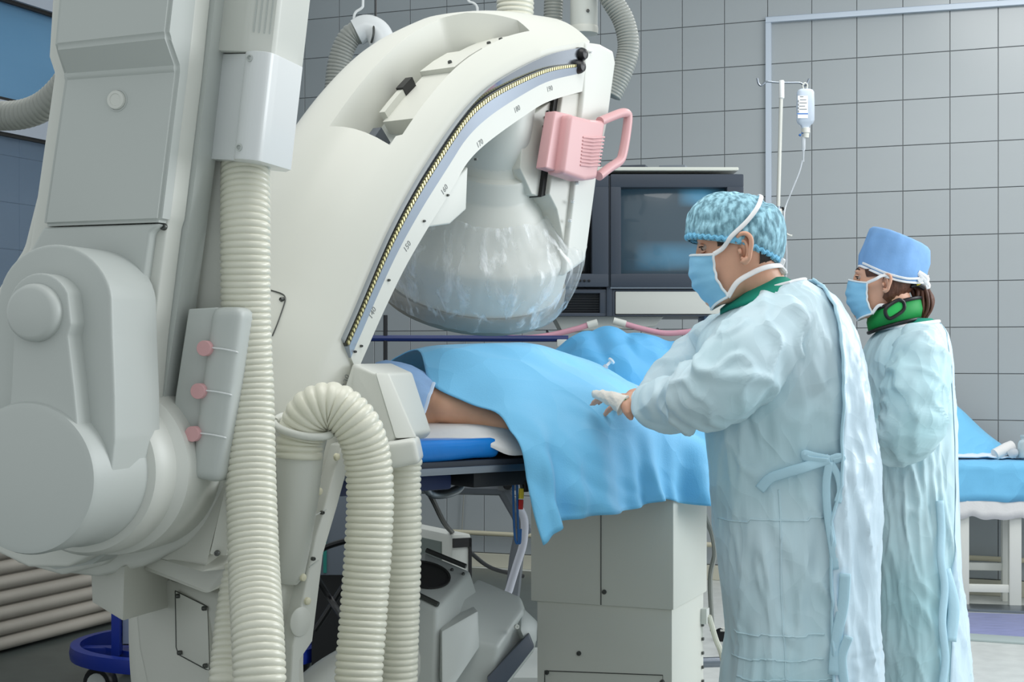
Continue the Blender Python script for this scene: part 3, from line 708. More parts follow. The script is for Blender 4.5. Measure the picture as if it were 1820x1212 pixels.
obj('inner_bracket', C.slab(br_, .0, .16, bev=.004), M_WHITE, carm)
# pink handle on its plate
HYd = C.hit(1040, 250, -.05).y
pp1 = [(987, 197), (1018, 204), (1004, 309), (970, 298)]
obj('handle_plate', C.slab(pp1, -.03, .0, bev=.004), M_PINK, carm)
hp = [(1015, 203), (1050, 212), (1078, 214), (1070, 262), (1062, 318), (1040, 321), (1001, 308)]
hgr = obj('handle_grip', C.slab(hp, -.055, -.005, bev=.012, segs=4), M_PINK, carm, label='pink ribbed grip')
for k in range(9):
    y = 244 + k * 6.2; x0 = 1036 - k * .6; x1 = 1074 - k * 1.0
    obj('grip_rib', tube([C.hit(x0, y, -.055), C.hit((x0 + x1) / 2, y + 1.5, -.0575), C.hit(x1, y, -.055)], .0026, 8), M_PINK, hgr)
lp_ = [(1066, 216), (1085, 208), (1104, 201), (1114, 202), (1116, 212), (1112, 245), (1106, 276), (1100, 287), (1085, 297), (1064, 313)]
obj('handle_loop', tube(cr([C.hit(x, y, -.045) for x, y in lp_], 5), .0118, 12), M_PINK, carm)
# image intensifier hanging from the arch
IB = P(838, 518, 3.86); IR = .236
ID = V(-.13, .47, -.86).normalized(); IU = -ID; IREF = V(0, -1, 0)
obj('detector_body', lathe([(.0001, .004), (IR * .95, .004), (IR * .962, .046), (IR * .985, .10), (IR * .985, .145), (IR * .965, .158), (.205, .178), (.180, .205), (.160, .235), (.138, .268), (.124, .285), (.120, .292), (.120, .338), (.117, .344), (.100, .349), (.096, .36), (.094, .40)], IB, IU, IREF, seg=72), M_WHITE, carm)
obj('detector_rim', lathe([(IR * .93, .0), (IR * .995, .0), (IR, .003), (IR, .040), (IR * .995, .044), (IR * .95, .045)], IB, IU, IREF, seg=72), mat('rim_steel', (150, 146, 136), .4, metal=.35), carm, label='steel lower rim')
nk0 = IB + IU * .34; nk1 = IB + IU * .44
obj('detector_neck', tube(cr([nk0, nk1, nk1 + V(.010, .02, .07), nk1 + V(.014, .04, .13)], 6), .094, 40), M_WHITE, carm)
# lower end of the arch: cup, elbow block, tube housing
obj('cable_cup', tube([P(537, 768, 2.87), P(534, 800, 2.87), P(529, 880, 2.88), P(521, 960, 2.90), P(513, 1022, 2.91), P(511, 1036, 2.91)], lambda t: .050 - .025 * t - (.006 if t > .95 else 0), 28), M_WHITE, carm)
obj('cup_lip', tube(cr([P(487, 752, 2.86), P(510, 767, 2.815), P(550, 776, 2.81), P(584, 774, 2.83), P(590, 760, 2.90), P(560, 745, 2.93), P(510, 738, 2.92)], 5, closed=True), .0075, 10), M_WHITE, carm)
obj('cup_tab', hull8([P(480, 705, 2.99), P(512, 712, 2.95), P(512, 745, 2.95), P(480, 748, 2.99)], [P(480, 705, 3.06), P(530, 700, 3.06), P(530, 745, 3.06), P(480, 748, 3.06)], bev=.006), M_CREAM, carm)
ebk = [P(608, 700, 3.02), P(626, 645, 3.04), P(668, 664, 3.0), P(704, 777, 2.98), P(692, 790, 2.98), P(630, 770, 2.98), P(612, 800, 3.0)]
obj('elbow_block', hull8(ebk, [p + V(.06, .20, .0) for p in ebk], bev=.008, segs=4), M_WHITE, carm)
ebr = [P(667, 662, 3.0), P(692, 663, 3.02), P(742, 778, 3.0), P(703, 780, 2.975)]
obj('elbow_side', hull8(ebr, [p + V(-.02, .12, 0) for p in ebr], bev=.006), M_WHITE, carm)
ecp = [P(680, 788, 2.925), P(738, 780, 2.925), P(747, 824, 2.925), P(684, 836, 2.925)]
obj('elbow_cup', hull8(ecp, [p + V(.0, .14, 0) for p in ecp], bev=.012, segs=4), M_WHITE, carm)
sd = [(608, 790), (632, 782), (600, 900), (575, 985), (556, 1140), (534, 1172), (530, 1330), (510, 1330), (520, 1150), (560, 960), (585, 870)]
sdp = obj('side_plate', C.slab(sd, -.03, .05, bev=.004), M_WHITE, carm)
for px, py in ((597, 812), (566, 873), (537, 1026), (545, 1068)): obj('rubber_button', lathe([(.0075, 0), (.007, -.005), (.0045, -.0065), (.0001, -.0065)], C.hit(px, py, -.03), CW, seg=14), M_BRASS if 0 else mat('button_cream', (226, 222, 196), .5), sdp)
for px, py in ((572, 911), (556, 993)): bolt(sdp, C.hit(px, py, -.031), -CW, .004)
obj('plate_disc', lathe([(.028, 0), (.028, -.002), (.026, -.003), (.0001, -.003)], C.hit(533, 1105, -.03), CW, seg=28), M_WHITE, sdp)
obj('plate_seam', tube([C.hit(553, 920, -.031), C.hit(580, 905, -.031)], .0012, 6), M_GREYP, sdp)
obj('plate_seam', tube([C.hit(550, 1008, -.031), C.hit(566, 996, -.031)], .0012, 6), M_GREYP, sdp)
lowp = cr([P(530, 1295, 3.12), P(600, 1232, 3.22), P(690, 1190, 3.36), P(770, 1200, 3.5)], 8)
obj('lower_arm', tube(lowp, .085, 16, flat=.7), M_WHITE, carm)
# seam and bolt of the inspection hatch on the spine
# inspection hatch seam on the spine
def outer_pt(px, py, off=.001):
    i, j = idx_at(px, py); return opt(Fs[i], CWD * j / NCS, crown(j / NCS, i) + off, i)
def outer_fine(px, py):                               # refine between grid points
    r = Vector(((px - CX) / F, 1, -(py - CY) / F)); c0 = Vector((0, 0, HC)); p = outer_pt(px, py)
    return c0 + r * (p.y - .0025)
hp_ = [outer_fine(x, y) for x, y in ((470, 513), (486, 517), (499, 521), (506, 526), (507, 534), (500, 556), (492, 578), (484, 597))]
obj('hatch_seam', tube(cr(hp_, 4), .0013, 6), M_SCREW, carm)
bolt(carm, outer_fine(501, 532) + V(0, .004, 0), V(-.6, -.8, 0), .005)
# tube housing
tA = [P(688, 1040, 3.44), P(753, 980, 3.62), P(836, 1014, 3.58), P(776, 1083, 3.38)]
tB = [P(690, 1290, 3.36), P(740, 1240, 3.66), P(905, 1225, 3.58), P(770, 1330, 3.30)]
tub = obj('tube_housing', hull8(tA, tB, bev=.010, segs=3), M_GREYP, carm)
n_ = (tA[1] - tA[0]).cross(tA[3] - tA[0]).normalized(); n_ = n_ if n_.z > 0 else -n_
obj('beam_port', lathe([(.062, .002), (.062, .006), (.058, .006), (.0575, .003), (.0001, .003)], (tA[0] + tA[1] + tA[2] + tA[3]) / 4 + (tA[0] - tA[3]) * .12, n_, seg=40), M_DARKGAP, tub)
def rib_(a, b_, name='port_rail'): obj(name, tube([a + n_ * .006, b_ + n_ * .006], .006, 8), M_SCREW, tub)
rib_(tA[1].lerp(tA[2], .05), tA[1].lerp(tA[2], .9)); rib_(tA[0].lerp(tA[3], .3) + (tA[1] - tA[0]) * .06, tA[0].lerp(tA[3], .98) + (tA[1] - tA[0]) * .06)
for k in (.72, .95): bolt(tub, tA[0].lerp(tA[2], k) + (tA[1] - tA[0]) * (.12 if k < .8 else -.1), n_, .004)
tC = [P(848, 1027, 3.64), P(925, 1058, 3.60), P(930, 1082, 3.56), P(885, 1150, 3.44), P(800, 1130, 3.44), P(820, 1060, 3.52)]
tD = [P(840, 1250, 3.68), P(955, 1140, 3.62), P(950, 1160, 3.58), P(870, 1265, 3.44), P(790, 1290, 3.42), P(800, 1270, 3.5)]
obj('housing_wing', hull8(tC, tD, bev=.010, segs=3), M_GREYP, tub)
tE = [P(928, 1078, 3.58), P(957, 1104, 3.56), P(955, 1140, 3.55), P(940, 1155, 3.52), P(926, 1120, 3.5)]
obj('housing_cap', hull8(tE, [p + V(-.05, .14, -.02) for p in tE], bev=.008), M_GREYP, tub)
tG = [P(785, 1122, 3.36), P(850, 1085, 3.46), P(853, 1150, 3.44), P(800, 1230, 3.31), P(785, 1215, 3.31)]
obj('housing_step', hull8(tG, [p + V(-.02, .12, 0) for p in tG], bev=.006), M_GREYP, tub)
tH = [P(865, 1205, 3.40), P(940, 1125, 3.50), P(950, 1150, 3.50), P(880, 1240, 3.40)]
obj('base_trim', hull8(tH, [p + V(.0, .1, -.01) for p in tH], bev=.004), M_SLATE, tub)
bolt(tub, P(918, 1114, 3.49), V(.3, -.9, .2), .006, M_WHITE)
# clear plastic bag over the detector
b = bmesh.new(); rings = []
u = (IREF - IU * IREF.dot(IU)).normalized(); v = IU.cross(u)
pr = [(IR * 1.012, .012), (IR * 1.018, .03), (IR * 1.03, .05), (IR * 1.05, .09), (IR * 1.065, .13), (IR * 1.05, .165), (.222, .19), (.196, .215), (.172, .240), (.160, .252)]
pr = [(p.x, p.y) for p in cr([Vector((r, h, 0)) for r, h in pr], 5)]
SG = 220
for r, h in pr:
    ring = []
    g = max(0, min(1, h / .24))
    for k in range(SG):
        a = 2 * math.pi * k / SG
        pl_ = noise.noise(Vector((math.cos(a) * 5 + h * 3.0, math.sin(a) * 5, h * 4))) * .007 + noise.noise(Vector((math.cos(a) * 16 + h * 6, math.sin(a) * 16, h * 9))) * (.0035 + .004 * g)
        sag = .016 * max(0, math.cos(a - 1.2)) * math.sin(math.pi * min(1, h / .22))
        rr = r + pl_ + sag + .002
        hh = h + (noise.noise(Vector((math.cos(a) * 4, math.sin(a) * 4, 3.3))) * .008 if h > .2 else 0)
        ring.append(IB + IU * hh + (u * math.cos(a) + v * math.sin(a)) * rr)
    rings.append(ring)
bag = obj('plastic_cover', rings_bm(rings, cap0=False, cap1=False), M_FILM, angle=180)
tag(bag, 'crinkled clear plastic bag stretched over the round detector', 'plastic cover')
# ================================================================ operating table
T = V(.8, .6, 0); N = V(.6, -.8, 0); A0 = V(-.25, 3.47, 0)
def tb(t, o, z): return A0 + T * t + N * o + UZ * z
table = empty('operating_table', V(.277, 3.83, 0), 'grey pedestal operating table with a steel edged top under the patient', 'operating table')
def tslab(t0, t1, o0, o1, z0, z1, bev=.004, segs=2):
    f = [tb(t0, o0, z0), tb(t1, o0, z0), tb(t1, o1, z0), tb(t0, o1, z0)]
    return hull8(f, [p + UZ * (z1 - z0) for p in f], bev=bev, segs=segs)
obj('table_top', tslab(-.40, 1.15, -.25, .222, 1.035, 1.062, .006), mat('table_top_dark', (60, 66, 76), .4), table)
obj('edge_rail', tslab(-.40, 1.15,   .224, .238, 1.034, 1.050, .002), M_STEEL, table)
obj('edge_rail', tslab(-.40, 1.15, -.265, -.25, 1.034, 1.050, .002), M_STEEL, table)
ep = tb(.10, .20, 1.02)
obj('under_plate', tslab(-.38, .02, -.18, .17, .995, 1.030, .008), M_NAVY, table)
obj('under_plate', tslab(.05, .24, -.20, .21, 1.0, 1.034, .003), M_SLATED, table)
obj('support_tube', tube(cr([P(758, 838, 3.45), P(759, 860, 3.45), P(766, 876, 3.45), P(790, 878, 3.5), P(815, 868, 3.6), P(822, 850, 3.65)], 6), .011, 10), M_STEEL, table)
# pedestal
PF = V(.385, 3.62, 0)
def pslab(a, b_, d0, d1, z0, z1, bev=.006):
    f = [PF - E1 * b_ + E2 * d0 + UZ * z0, PF - E1 * a + E2 * d0 + UZ * z0, PF - E1 * a + E2 * d0 + UZ * z1, PF - E1 * b_ + E2 * d0 + UZ * z1]
    return hull8(f, [p + E2 * (d1 - d0) for p in f], bev=bev)
obj('pedestal_upper', pslab(0, .366, 0, .313, .683, 1.03, .005), M_PED, table)
obj('pedestal_lower', pslab(.006, .352, .008, .300, .0, .684, .004), M_PED, table)
ps = obj('pedestal_base', pslab(-.12, .42, -.06, .42, .0, .09, .02), M_PED, table)
def pf(px, py, d=0.0):
    r = Vector(((px - CX) / F, 1, -(py - CY) / F)); c0 = Vector((0, 0, HC)); t = (PF + E2 * d - c0).dot(E2) / r.dot(E2); return c0 + r * t
obj('panel_seam', tube([pf(1068, 880, -.001), pf(1068, 1075, -.001)], .0014, 6), M_SCREW, table)
obj('panel_seam', tube([pf(968, 1212, .007), pf(968, 1192, .007), pf(1178, 1200, .007), pf(1178, 1300, .007)], .0012, 6), M_SCREW, table)
for px, py, d in ((1074, 1052, -.001), (1029, 1161, .007), (972, 1195, .007), (1177, 1212, .007)): bolt(table, pf(px, py, d), -E2, .0058)
so = PF + E2 * .26 + UZ * .655 + E1 * -.004
skt = obj('socket', box(PF + E1 * .0 + E2 * .285 + UZ * .625, E1, E2, UZ, .02, .03, .04, bev=.004), M_WHITE, table)
for k in range(9): obj('side_slot', box(PF - E1 * .004 + E2 * .282 + UZ * (.35 + .036 * k), E1, E2, UZ, .006, .010, .007), M_SCREW, table, smooth=False)
cb = obj('floor_cable', tube(cr([PF + E1 * .012 + E2 * .285 + UZ * .625, P(1272, 1135, 3.9), P(1283, 1165, 3.95), P(1287, 1212, 4.0), P(1287, 1400, 4.2)], 6), .007, 8), M_HOSE); tag(cb, 'cream cable curving down from the pedestal side socket', 'cable')
cb = obj('table_cable', tube(cr([P(1245, 890, 4.0), P(1256, 925, 4.0), P(1266, 950, 4.0), P(1270, 985, 4.05), P(1262, 1030, 4.15), P(1266, 1120, 4.3)], 6), .007, 8), M_HOSEG); tag(cb, 'grey cable hanging below the drape behind the pedestal', 'cable')
br = obj('floor_rail', tube([P(1225, 1178, 5.8), P(1330, 1175, 5.8)], .02, 12), M_STEEL); br.location.z = 0
tag(br, 'steel floor bar just left of the surgeon gown near the floor', 'bar')
obj('bar_foot', tube([P(1232, 1178, 5.8), Vector((P(1232, 1178, 5.8).x, 5.8, 0))], .018, 10), M_STEEL, br)
obj('bar_foot', tube([P(1322, 1175, 5.8), Vector((P(1322, 1175, 5.8).x, 5.8, 0))], .018, 10), M_STEEL, br)
# grey folding trolley behind the table
tr = empty('grey_trolley', P(890, 900, 4.6) * 1, 'dark grey trolley frame with slanted legs under the table top', 'trolley'); tr.location.z = 0
M_TG = mat('trolley_grey', (112, 117, 124), .4)
def bar(pts, r, m, parent, name='bar'): return obj(name, tube(pts, r, 8), m, parent)
obj('cross_bar', tube([P(640, 862, 4.6), P(895, 868, 4.6)], .022, 8), M_TG, tr)
obj('cross_bar', tube([P(640, 840, 4.9), P(925, 845, 4.9)], .02, 8), M_TG, tr)
obj('end_block', hull8([P(884, 836, 4.55), P(922, 834, 4.55), P(922, 872, 4.55), P(884, 872, 4.55)], [P(884, 836, 4.7), P(922, 834, 4.7), P(922, 872, 4.7), P(884, 872, 4.7)], bev=.006), mat('block_grey', (120, 124, 128), .45), tr)
obj('end_pad', hull8([P(883, 836, 4.53), P(893, 836, 4.53), P(893, 860, 4.53), P(883, 860, 4.53)], [P(883, 836, 4.56), P(893, 836, 4.56), P(893, 860, 4.56), P(883, 860, 4.56)]), M_BLACK, tr)
obj('knob', lathe([(.016, .02), (.016, -.012), (.012, -.018), (.0001, -.02)], P(903, 861, 4.54), V(0, 1, 0), seg=18), M_BLACK, tr)
obj('leg', tube([P(893, 868, 4.6), P(920, 915, 4.6), P(935, 950, 4.6)], .02, 8), M_TG, tr)
lz = P(880, 1100, 4.6)
obj('leg', tube([P(930, 930, 4.62), P(918, 990, 4.62), V(P(878, 1200, 4.62).x, 4.62, .03)], .022, 8), M_TG, tr)
obj('leg', tube([P(645, 862, 4.62), V(P(640, 1200, 4.62).x, 4.62, .03)], .022, 8), M_TG, tr)
obj('foot_bar', tube([V(-.52, 4.62, .03), V(.02, 4.62, .03)], .03, 8), M_TG, tr)
wh = obj('white_hose', tube(cr([P(924, 905, 4.4), P(932, 925, 4.4), P(930, 965, 4.4), P(918, 1005, 4.4), P(905, 1048, 4.4), P(885, 1120, 4.4), V(-.06, 4.4, .03)], 6), .0115, 10), mat('hose_white', (222, 224, 236), .4)); tag(wh, 'thin white hose curving down beside the blue cables', 'hose')
for k, dx in enumerate((0, 7)):
    o = obj('blue_cable', tube(cr([P(912 + dx, 815, 3.42), P(912 + dx, 870, 3.42), P(914 + dx, 940, 3.42), P(917 + dx * .7, 963, 3.42), P(921 + dx * .5, 963, 3.42), P(923 + dx * .4, 940, 3.42)], 6), .0026, 8), M_BLUEC)
    tag(o, ('inner' if k else 'outer') + ' thin blue cable loop hanging from the table corner', 'cable', 'blue cable loops')
pg = empty('cable_plugs', P(926, 870, 3.42), 'red and yellow plugs on a lead hanging by the drape edge', 'plug')
obj('lead', tube(cr([P(922, 814, 3.42), P(925, 850, 3.42), P(928, 870, 3.42)], 5), .004, 8), M_SCREW, pg)
obj('yellow_plug', tube([P(927, 868, 3.42), P(926, 886, 3.42)], .006, 8), M_YEL, pg)
obj('red_plug', tube([P(926, 888, 3.42), P(925, 905, 3.42)], .006, 8), M_RED, pg)
obj('black_plug', tube([P(934, 856, 3.42), P(935, 874, 3.42)], .006, 8), M_BLACK, pg)
# pad and sheet on the table
b = tslab(-.42, .115, -.22, .225, 1.062, 1.108, .022, 5)
bmesh.ops.subdivide_edges(b, edges=[e for e in b.edges if e.calc_length() > .08], cuts=10, use_grid_fill=True)
for v in b.verts: v.co += V(0, 0, 1) * noise.noise(v.co * 9) * .005 + N * noise.noise(v.co * 14 + V(3, 1, 0)) * .004
pad = obj('head_pad', b, M_PAD); tag(pad, 'shiny bright blue pad under the patient head', 'pad')
shst = []
for t, zz, hang in ((-.10, 1.132, 0), (0.0, 1.142, 0), (.07, 1.146, .1), (.12, 1.146, .9), (.17, 1.140, 1), (.24, 1.115, 1), (.32, 1.085, 1), (.45, 1.075, .6), (.6, 1.07, .3)):
    oe = .05 + .16 * min(1, max(0, (t + .12) / .22))
    shst.append([tb(t, -.24, 1.07), tb(t, -.1, zz), tb(t, oe - .05, zz - .012), tb(t, oe, max(1.1, zz - .03)), tb(t, oe + .022 + .010 * hang, zz - .040 - .02 * hang), tb(t, oe + .024 + .012 * hang, zz - .046 - max(0, zz - .046 - 1.068) * hang)])
G = grid_loft(shst, 5, 4)
for r in G:
    for p in r: p.z += noise.noise(p * 11) * .004
sh = obj('white_sheet', grid_bm(G, thick=.004), M_SHEET); tag(sh, 'crumpled white sheet spread over the table below the neck', 'sheet')
# ================================================================ drapes
ST = [
 [P(672, 700, 3.78), P(690, 645, 3.72), P(742, 624, 3.58), P(766, 684, 3.43), P(830, 716, 3.39), P(885, 746, 3.35), P(918, 787, 3.315), P(931, 832, 3.305), P(938, 885, 3.30), P(957, 968, 3.29)],
 [P(700, 720, 3.92), P(725, 645, 3.84), P(795, 614, 3.58), P(858, 642, 3.50), P(905, 682, 3.44), P(942, 722, 3.39), P(968, 767, 3.35), P(980, 812, 3.33), P(988, 870, 3.325), P(1000, 932, 3.32)],
 [P(840, 720, 4.0), P(860, 650, 3.94), P(905, 610, 3.66), P(952, 642, 3.58), P(988, 680, 3.51), P(1016, 722, 3.45), P(1034, 767, 3.42), P(1046, 812, 3.40), P(1053, 862, 3.39), P(1060, 915, 3.385)],
 [P(930, 740, 4.08), P(950, 660, 4.02), P(990, 629, 3.75), P(1032, 655, 3.68), P(1068, 690, 3.60), P(1093, 730, 3.54), P(1108, 772, 3.51), P(1118, 815, 3.50), P(1127, 862, 3.495), P(1134, 905, 3.49)],
 [P(1020, 760, 4.14), P(1035, 678, 4.08), P(1062, 651, 3.84), P(1096, 675, 3.76), P(1126, 705, 3.68), P(1148, 740, 3.62), P(1160, 778, 3.59), P(1166, 820, 3.575), P(1170, 855, 3.57), P(1174, 886, 3.57)],
 [P(1110, 780, 4.2), P(1125, 715, 4.14), P(1150, 695, 3.94), P(1175, 707, 3.86), P(1196, 727, 3.78), P(1214, 752, 3.71), P(1222, 785, 3.67), P(1226, 822, 3.655), P(1230, 862, 3.65), P(1233, 897, 3.65)],
 [P(1225, 800, 4.26), P(1240, 735, 4.22), P(1260, 715, 4.06), P(1278, 725, 3.97), P(1294, 742, 3.89), P(1306, 762, 3.82), P(1312, 792, 3.78), P(1315, 830, 3.76), P(1318, 865, 3.755), P(1320, 897, 3.75)],
 [P(1370, 800, 4.4), P(1385, 750, 4.36), P(1400, 735, 4.25), P(1412, 742, 4.16), P(1424, 755, 4.08), P(1434, 772, 4.0), P(1438, 800, 3.96), P(1440, 835, 3.94), P(1442, 865, 3.935), P(1444, 897, 3.93)],
]
G = grid_loft(ST, 16, 7)
nr, nc = len(G), len(G[0])
for i, r in enumerate(G):
    for j, p in enumerate(r):
        h = max(0, (j / (nc - 1) - .62) / .38); a = i / (nr - 1) * 26
        w_ = math.sin(a) * .5 + math.sin(a * 2.3 + 1) * .3 + noise.noise(V(a * .6, 0, 2)) * .6
        p += N * (w_ * .030 * h)
        k = noise.noise(V(i * .055 + j * .05, j * .10 - i * .02, 1.7)) * .010 + abs(noise.noise(V(i * .05 - j * .10, j * .035, 8.2))) * .024
        top = math.sin(math.pi * min(1, max(0, j / (nc - 1))))
        p += UZ * (k * (1 - h) * top) + N * (k * .6 * (.3 + h))
dr = obj('surgical_drape', grid_bm(G, thick=.0025), M_DRAPE, angle=180); tag(dr, 'large sky blue surgical drape covering the patient and hanging off the table', 'drape')
Q = [
 [P(935, 760, 4.7), P(940, 690, 4.65), P(962, 640, 4.5), P(985, 627, 4.40), P(1002, 640, 4.28), P(1020, 668, 4.14), P(1030, 720, 4.1)],
 [P(985, 760, 4.75), P(1000, 650, 4.7), P(1030, 600, 4.58), P(1062, 591, 4.44), P(1078, 622, 4.28), P(1092, 665, 4.14), P(1096, 720, 4.1)],
 [P(1080, 760, 4.8), P(1090, 660, 4.72), P(1110, 603, 4.60), P(1140, 600, 4.46), P(1150, 634, 4.26), P(1160, 690, 4.16), P(1160, 730, 4.12)],
 [P(1175, 770, 4.8), P(1180, 670, 4.74), P(1195, 618, 4.62), P(1212, 614, 4.50), P(1212, 650, 4.32), P(1216, 700, 4.22), P(1216, 740, 4.18)],
 [P(1290, 780, 4.8), P(1295, 700, 4.76), P(1300, 640, 4.66), P(1306, 636, 4.56), P(1306, 670, 4.44), P(1308, 720, 4.36), P(1308, 760, 4.34)],
]
G = grid_loft(Q, 14, 8)
for i, r in enumerate(G):
    for j, p in enumerate(r):
        p += UZ * (abs(noise.noise(V(i * .08, j * .10 + i * .03, 5))) * .025 + noise.noise(V(i * .2, j * .2, 3)) * .006) * math.sin(math.pi * j / (len(r) - 1))
d2 = obj('leg_drape', grid_bm(G, thick=.0025), M_DRAPE2, angle=180); tag(d2, 'second deeper blue drape tented beyond the patient, behind the syringe', 'drape')
# instrument stand that carries the second drape
its = empty('instrument_stand', V(.55, 4.5, 0), 'steel instrument stand hidden under the second drape', 'stand')
obj('tray', hull8([V(.20, 4.30, 1.16), V(.68, 4.38, 1.10), V(.72, 4.75, 1.10), V(.22, 4.66, 1.16)], [V(.20, 4.30, 1.14), V(.68, 4.38, 1.08), V(.72, 4.75, 1.08), V(.22, 4.66, 1.14)]), M_STEEL, its)
obj('post', tube([V(.5, 4.5, 1.12), V(.5, 4.5, .03)], .02, 10), M_STEEL, its)
obj('stand_base', box(V(.5, 4.5, .02), (1, 0, 0), (0, 1, 0), UZ, .4, .4, .04, bev=.01), M_STEEL, its)
sy = empty('syringe', P(1080, 648, 3.80), 'white syringe plunger sticking up from the blue drape', 'syringe')
s0, s1 = P(1072, 656, 3.79), P(1089, 639, 3.80); ax = (s1 - s0).normalized()
obj('barrel', lathe([(.0001, -.03), (.0065, -.03), (.0065, .012)], s0, ax, seg=14), M_TUBEC, sy)
obj('plunger', lathe([(.0035, 0), (.0035, .028), (.0095, .0285), (.0095, .033), (.0001, .0335)], s0, ax, seg=16), M_CUFF, sy)
# ================================================================ monitors
mon = empty('monitor_bank', P(1130, 620, 5.95), 'dark slate twin monitor bank with a white top behind the surgeon', 'monitor'); mon.location.z = 0
YM = 5.74
def fpl(pix, Y, dY, bev=.004, segs=2):
    f = [P(x, y, Y) for x, y in pix]; return hull8(f, [p + V(0, dY, 0) for p in f], bev=bev, segs=segs)
def rect(a, b_, c, d): return [(a, b_), (c, b_), (c, d), (a, d)]
def framed(outer, inner, Y, dY, m, name, parent, bev=.006):
    x0, y0, x1, y1 = outer; a0, b0, a1, b1 = inner
    b = bmesh.new()
    merge(fpl([(x0, y0), (x1, y0), (x1, b0), (x0, b0)], Y, dY, bev), b); merge(fpl([(x0, b1), (x1, b1), (x1, y1), (x0, y1)], Y, dY, bev), b)
    merge(fpl([(x0, b0 - 2), (a0, b0 - 2), (a0, b1 + 2), (x0, b1 + 2)], Y, dY, bev), b); merge(fpl([(a1, b0 - 2), (x1, b0 - 2), (x1, b1 + 2), (a1, b1 + 2)], Y, dY, bev), b)
    return obj(name, b, m, parent)
obj('cabinet', fpl(rect(852, 312, 1320, 562), YM + .06, .52, .01), M_SLATE, mon)
bz = framed((1085, 309, 1322, 510), (1104, 333, 1292, 486), YM - .02, .10, M_SLATE, 'bezel', mon, .006)
bz2 = framed((848, 309, 1082, 510), (868, 333, 1052, 486), YM - .02, .10, M_SLATE, 'bezel', mon, .006)
M_SCR = mat('screen_lit', (70, 80, 88), .22, emit=(60, 130, 165), estr=.0, coat=.6)
nt = M_SCR.node_tree; bs = nt.nodes['Principled BSDF']
def screen_pattern():
    tc = nt.nodes.new('ShaderNodeTexCoord'); sp_ = nt.nodes.new('ShaderNodeSeparateXYZ'); nt.links.new(tc.outputs['Generated'], sp_.inputs[0])
    n = nt.nodes.new('ShaderNodeTexNoise'); n.inputs['Scale'].default_value = 2.2; n.inputs['Detail'].default_value = 2; nt.links.new(tc.outputs['Generated'], n.inputs['Vector'])
    def m_(op, a, b_=None):
        k = nt.nodes.new('ShaderNodeMath'); k.operation = op
        for i, x in enumerate((a, b_)):
            if x is None: continue
            if isinstance(x, (int, float)): k.inputs[i].default_value = x
            else: nt.links.new(x, k.inputs[i])
        return k.outputs[0]
    def bump1(v, c, w): return m_('MAXIMUM', m_('SUBTRACT', 1.0, m_('POWER', m_('DIVIDE', m_('SUBTRACT', v, c), w), 2.0)), 0.0)
    X, Z = sp_.outputs[0], sp_.outputs[2]
    g = m_('MULTIPLY', bump1(X, .55, .42), bump1(Z, .22, .17)); g2 = m_('MULTIPLY', bump1(X, .72, .2), bump1(Z, .86, .11))
    g = m_('ADD', m_('MULTIPLY', g, .55), m_('MULTIPLY', g2, .8)); g = m_('MULTIPLY', g, m_('ADD', n.outputs['Fac'], .25))
    g = m_('ADD', g, .05); nt.links.new(m_('MULTIPLY', g, 1.2), bs.inputs['Emission Strength'])
screen_pattern()
def crt(x0, y0, x1, y1, Y, name, m, parent):
    G = [[P(x0 + (x1 - x0) * i / 12, y0 + (y1 - y0) * j / 10, Y - .035 * (1 - ((i / 6 - 1) ** 2) * .6 - ((j / 5 - 1) ** 2) * .4)) for j in range(11)] for i in range(13)]
    return obj(name, grid_bm(G), m, parent)
crt(1100, 330, 1296, 490, YM + .055, 'screen', M_SCR, bz)
crt(864, 330, 1056, 490, YM + .055, 'screen', mat('screen_dark', (18, 20, 24), .2, coat=.5), bz2)
for i, x in enumerate((1023, 1031, 1039, 1047)): obj('dial', lathe([(.005, .004), (.005, -.004), (.0001, -.005)], P(x, 499, YM - .02), V(0, 1, 0), seg=12), M_BLACK, bz2)
for k in range(5): obj('screen_text', box(P(1120 + k * 6, 465 + (k % 2) * 6, YM + .012), (1, 0, 0), (0, 1, 0), UZ, .008, .001, .003), M_INK, bz, smooth=False) if False else None
bay = framed((848, 514, 1078, 562), (866, 521, 1066, 556), YM, .08, M_SLATE, 'lower_bay', mon, .003)
obj('grille', fpl(rect(866, 519, 1066, 558), YM + .03, .03, 0), M_SLATED, bay)
for k in range(8): obj('grille_bar', fpl(rect(868, 521 + k * 4.4, 1064, 522.6 + k * 4.4), YM + .022, .01, 0), M_BLACK, bay, smooth=False)
bay2 = framed((1088, 514, 1320, 562), (1093, 518, 1314, 559), YM, .08, M_SLATE, 'lower_bay', mon, .003)
obj('white_panel', fpl(rect(1094, 518, 1314, 558), YM - .004, .03, .003), M_WHITE, bay2, label='plain white panel')
obj('centre_post', fpl(rect(1078, 312, 1088, 562), YM - .005, .1, .003), M_SLATE, mon)
obj('shelf_line', fpl(rect(1085, 510, 1322, 513), YM - .012, .05, 0), M_STEEL, mon)
tpz = [P(840, 303, YM - .02), P(1313, 303, YM - .02), P(1313, 297, YM - .02), P(840, 296, YM - .02)]
tpb = [P(840, 303, YM + .62) + UZ * 0, P(1270, 303, YM + .62), P(1268, 297, YM + .62), P(840, 296, YM + .62)]
for p, q in zip(tpz, tpb): q.z = p.z
obj('top_cover', hull8(tpz, tpb, bev=.004), mat('top_cream', (222, 224, 214), .4), mon)
z0 = P(1200, 296, YM).z
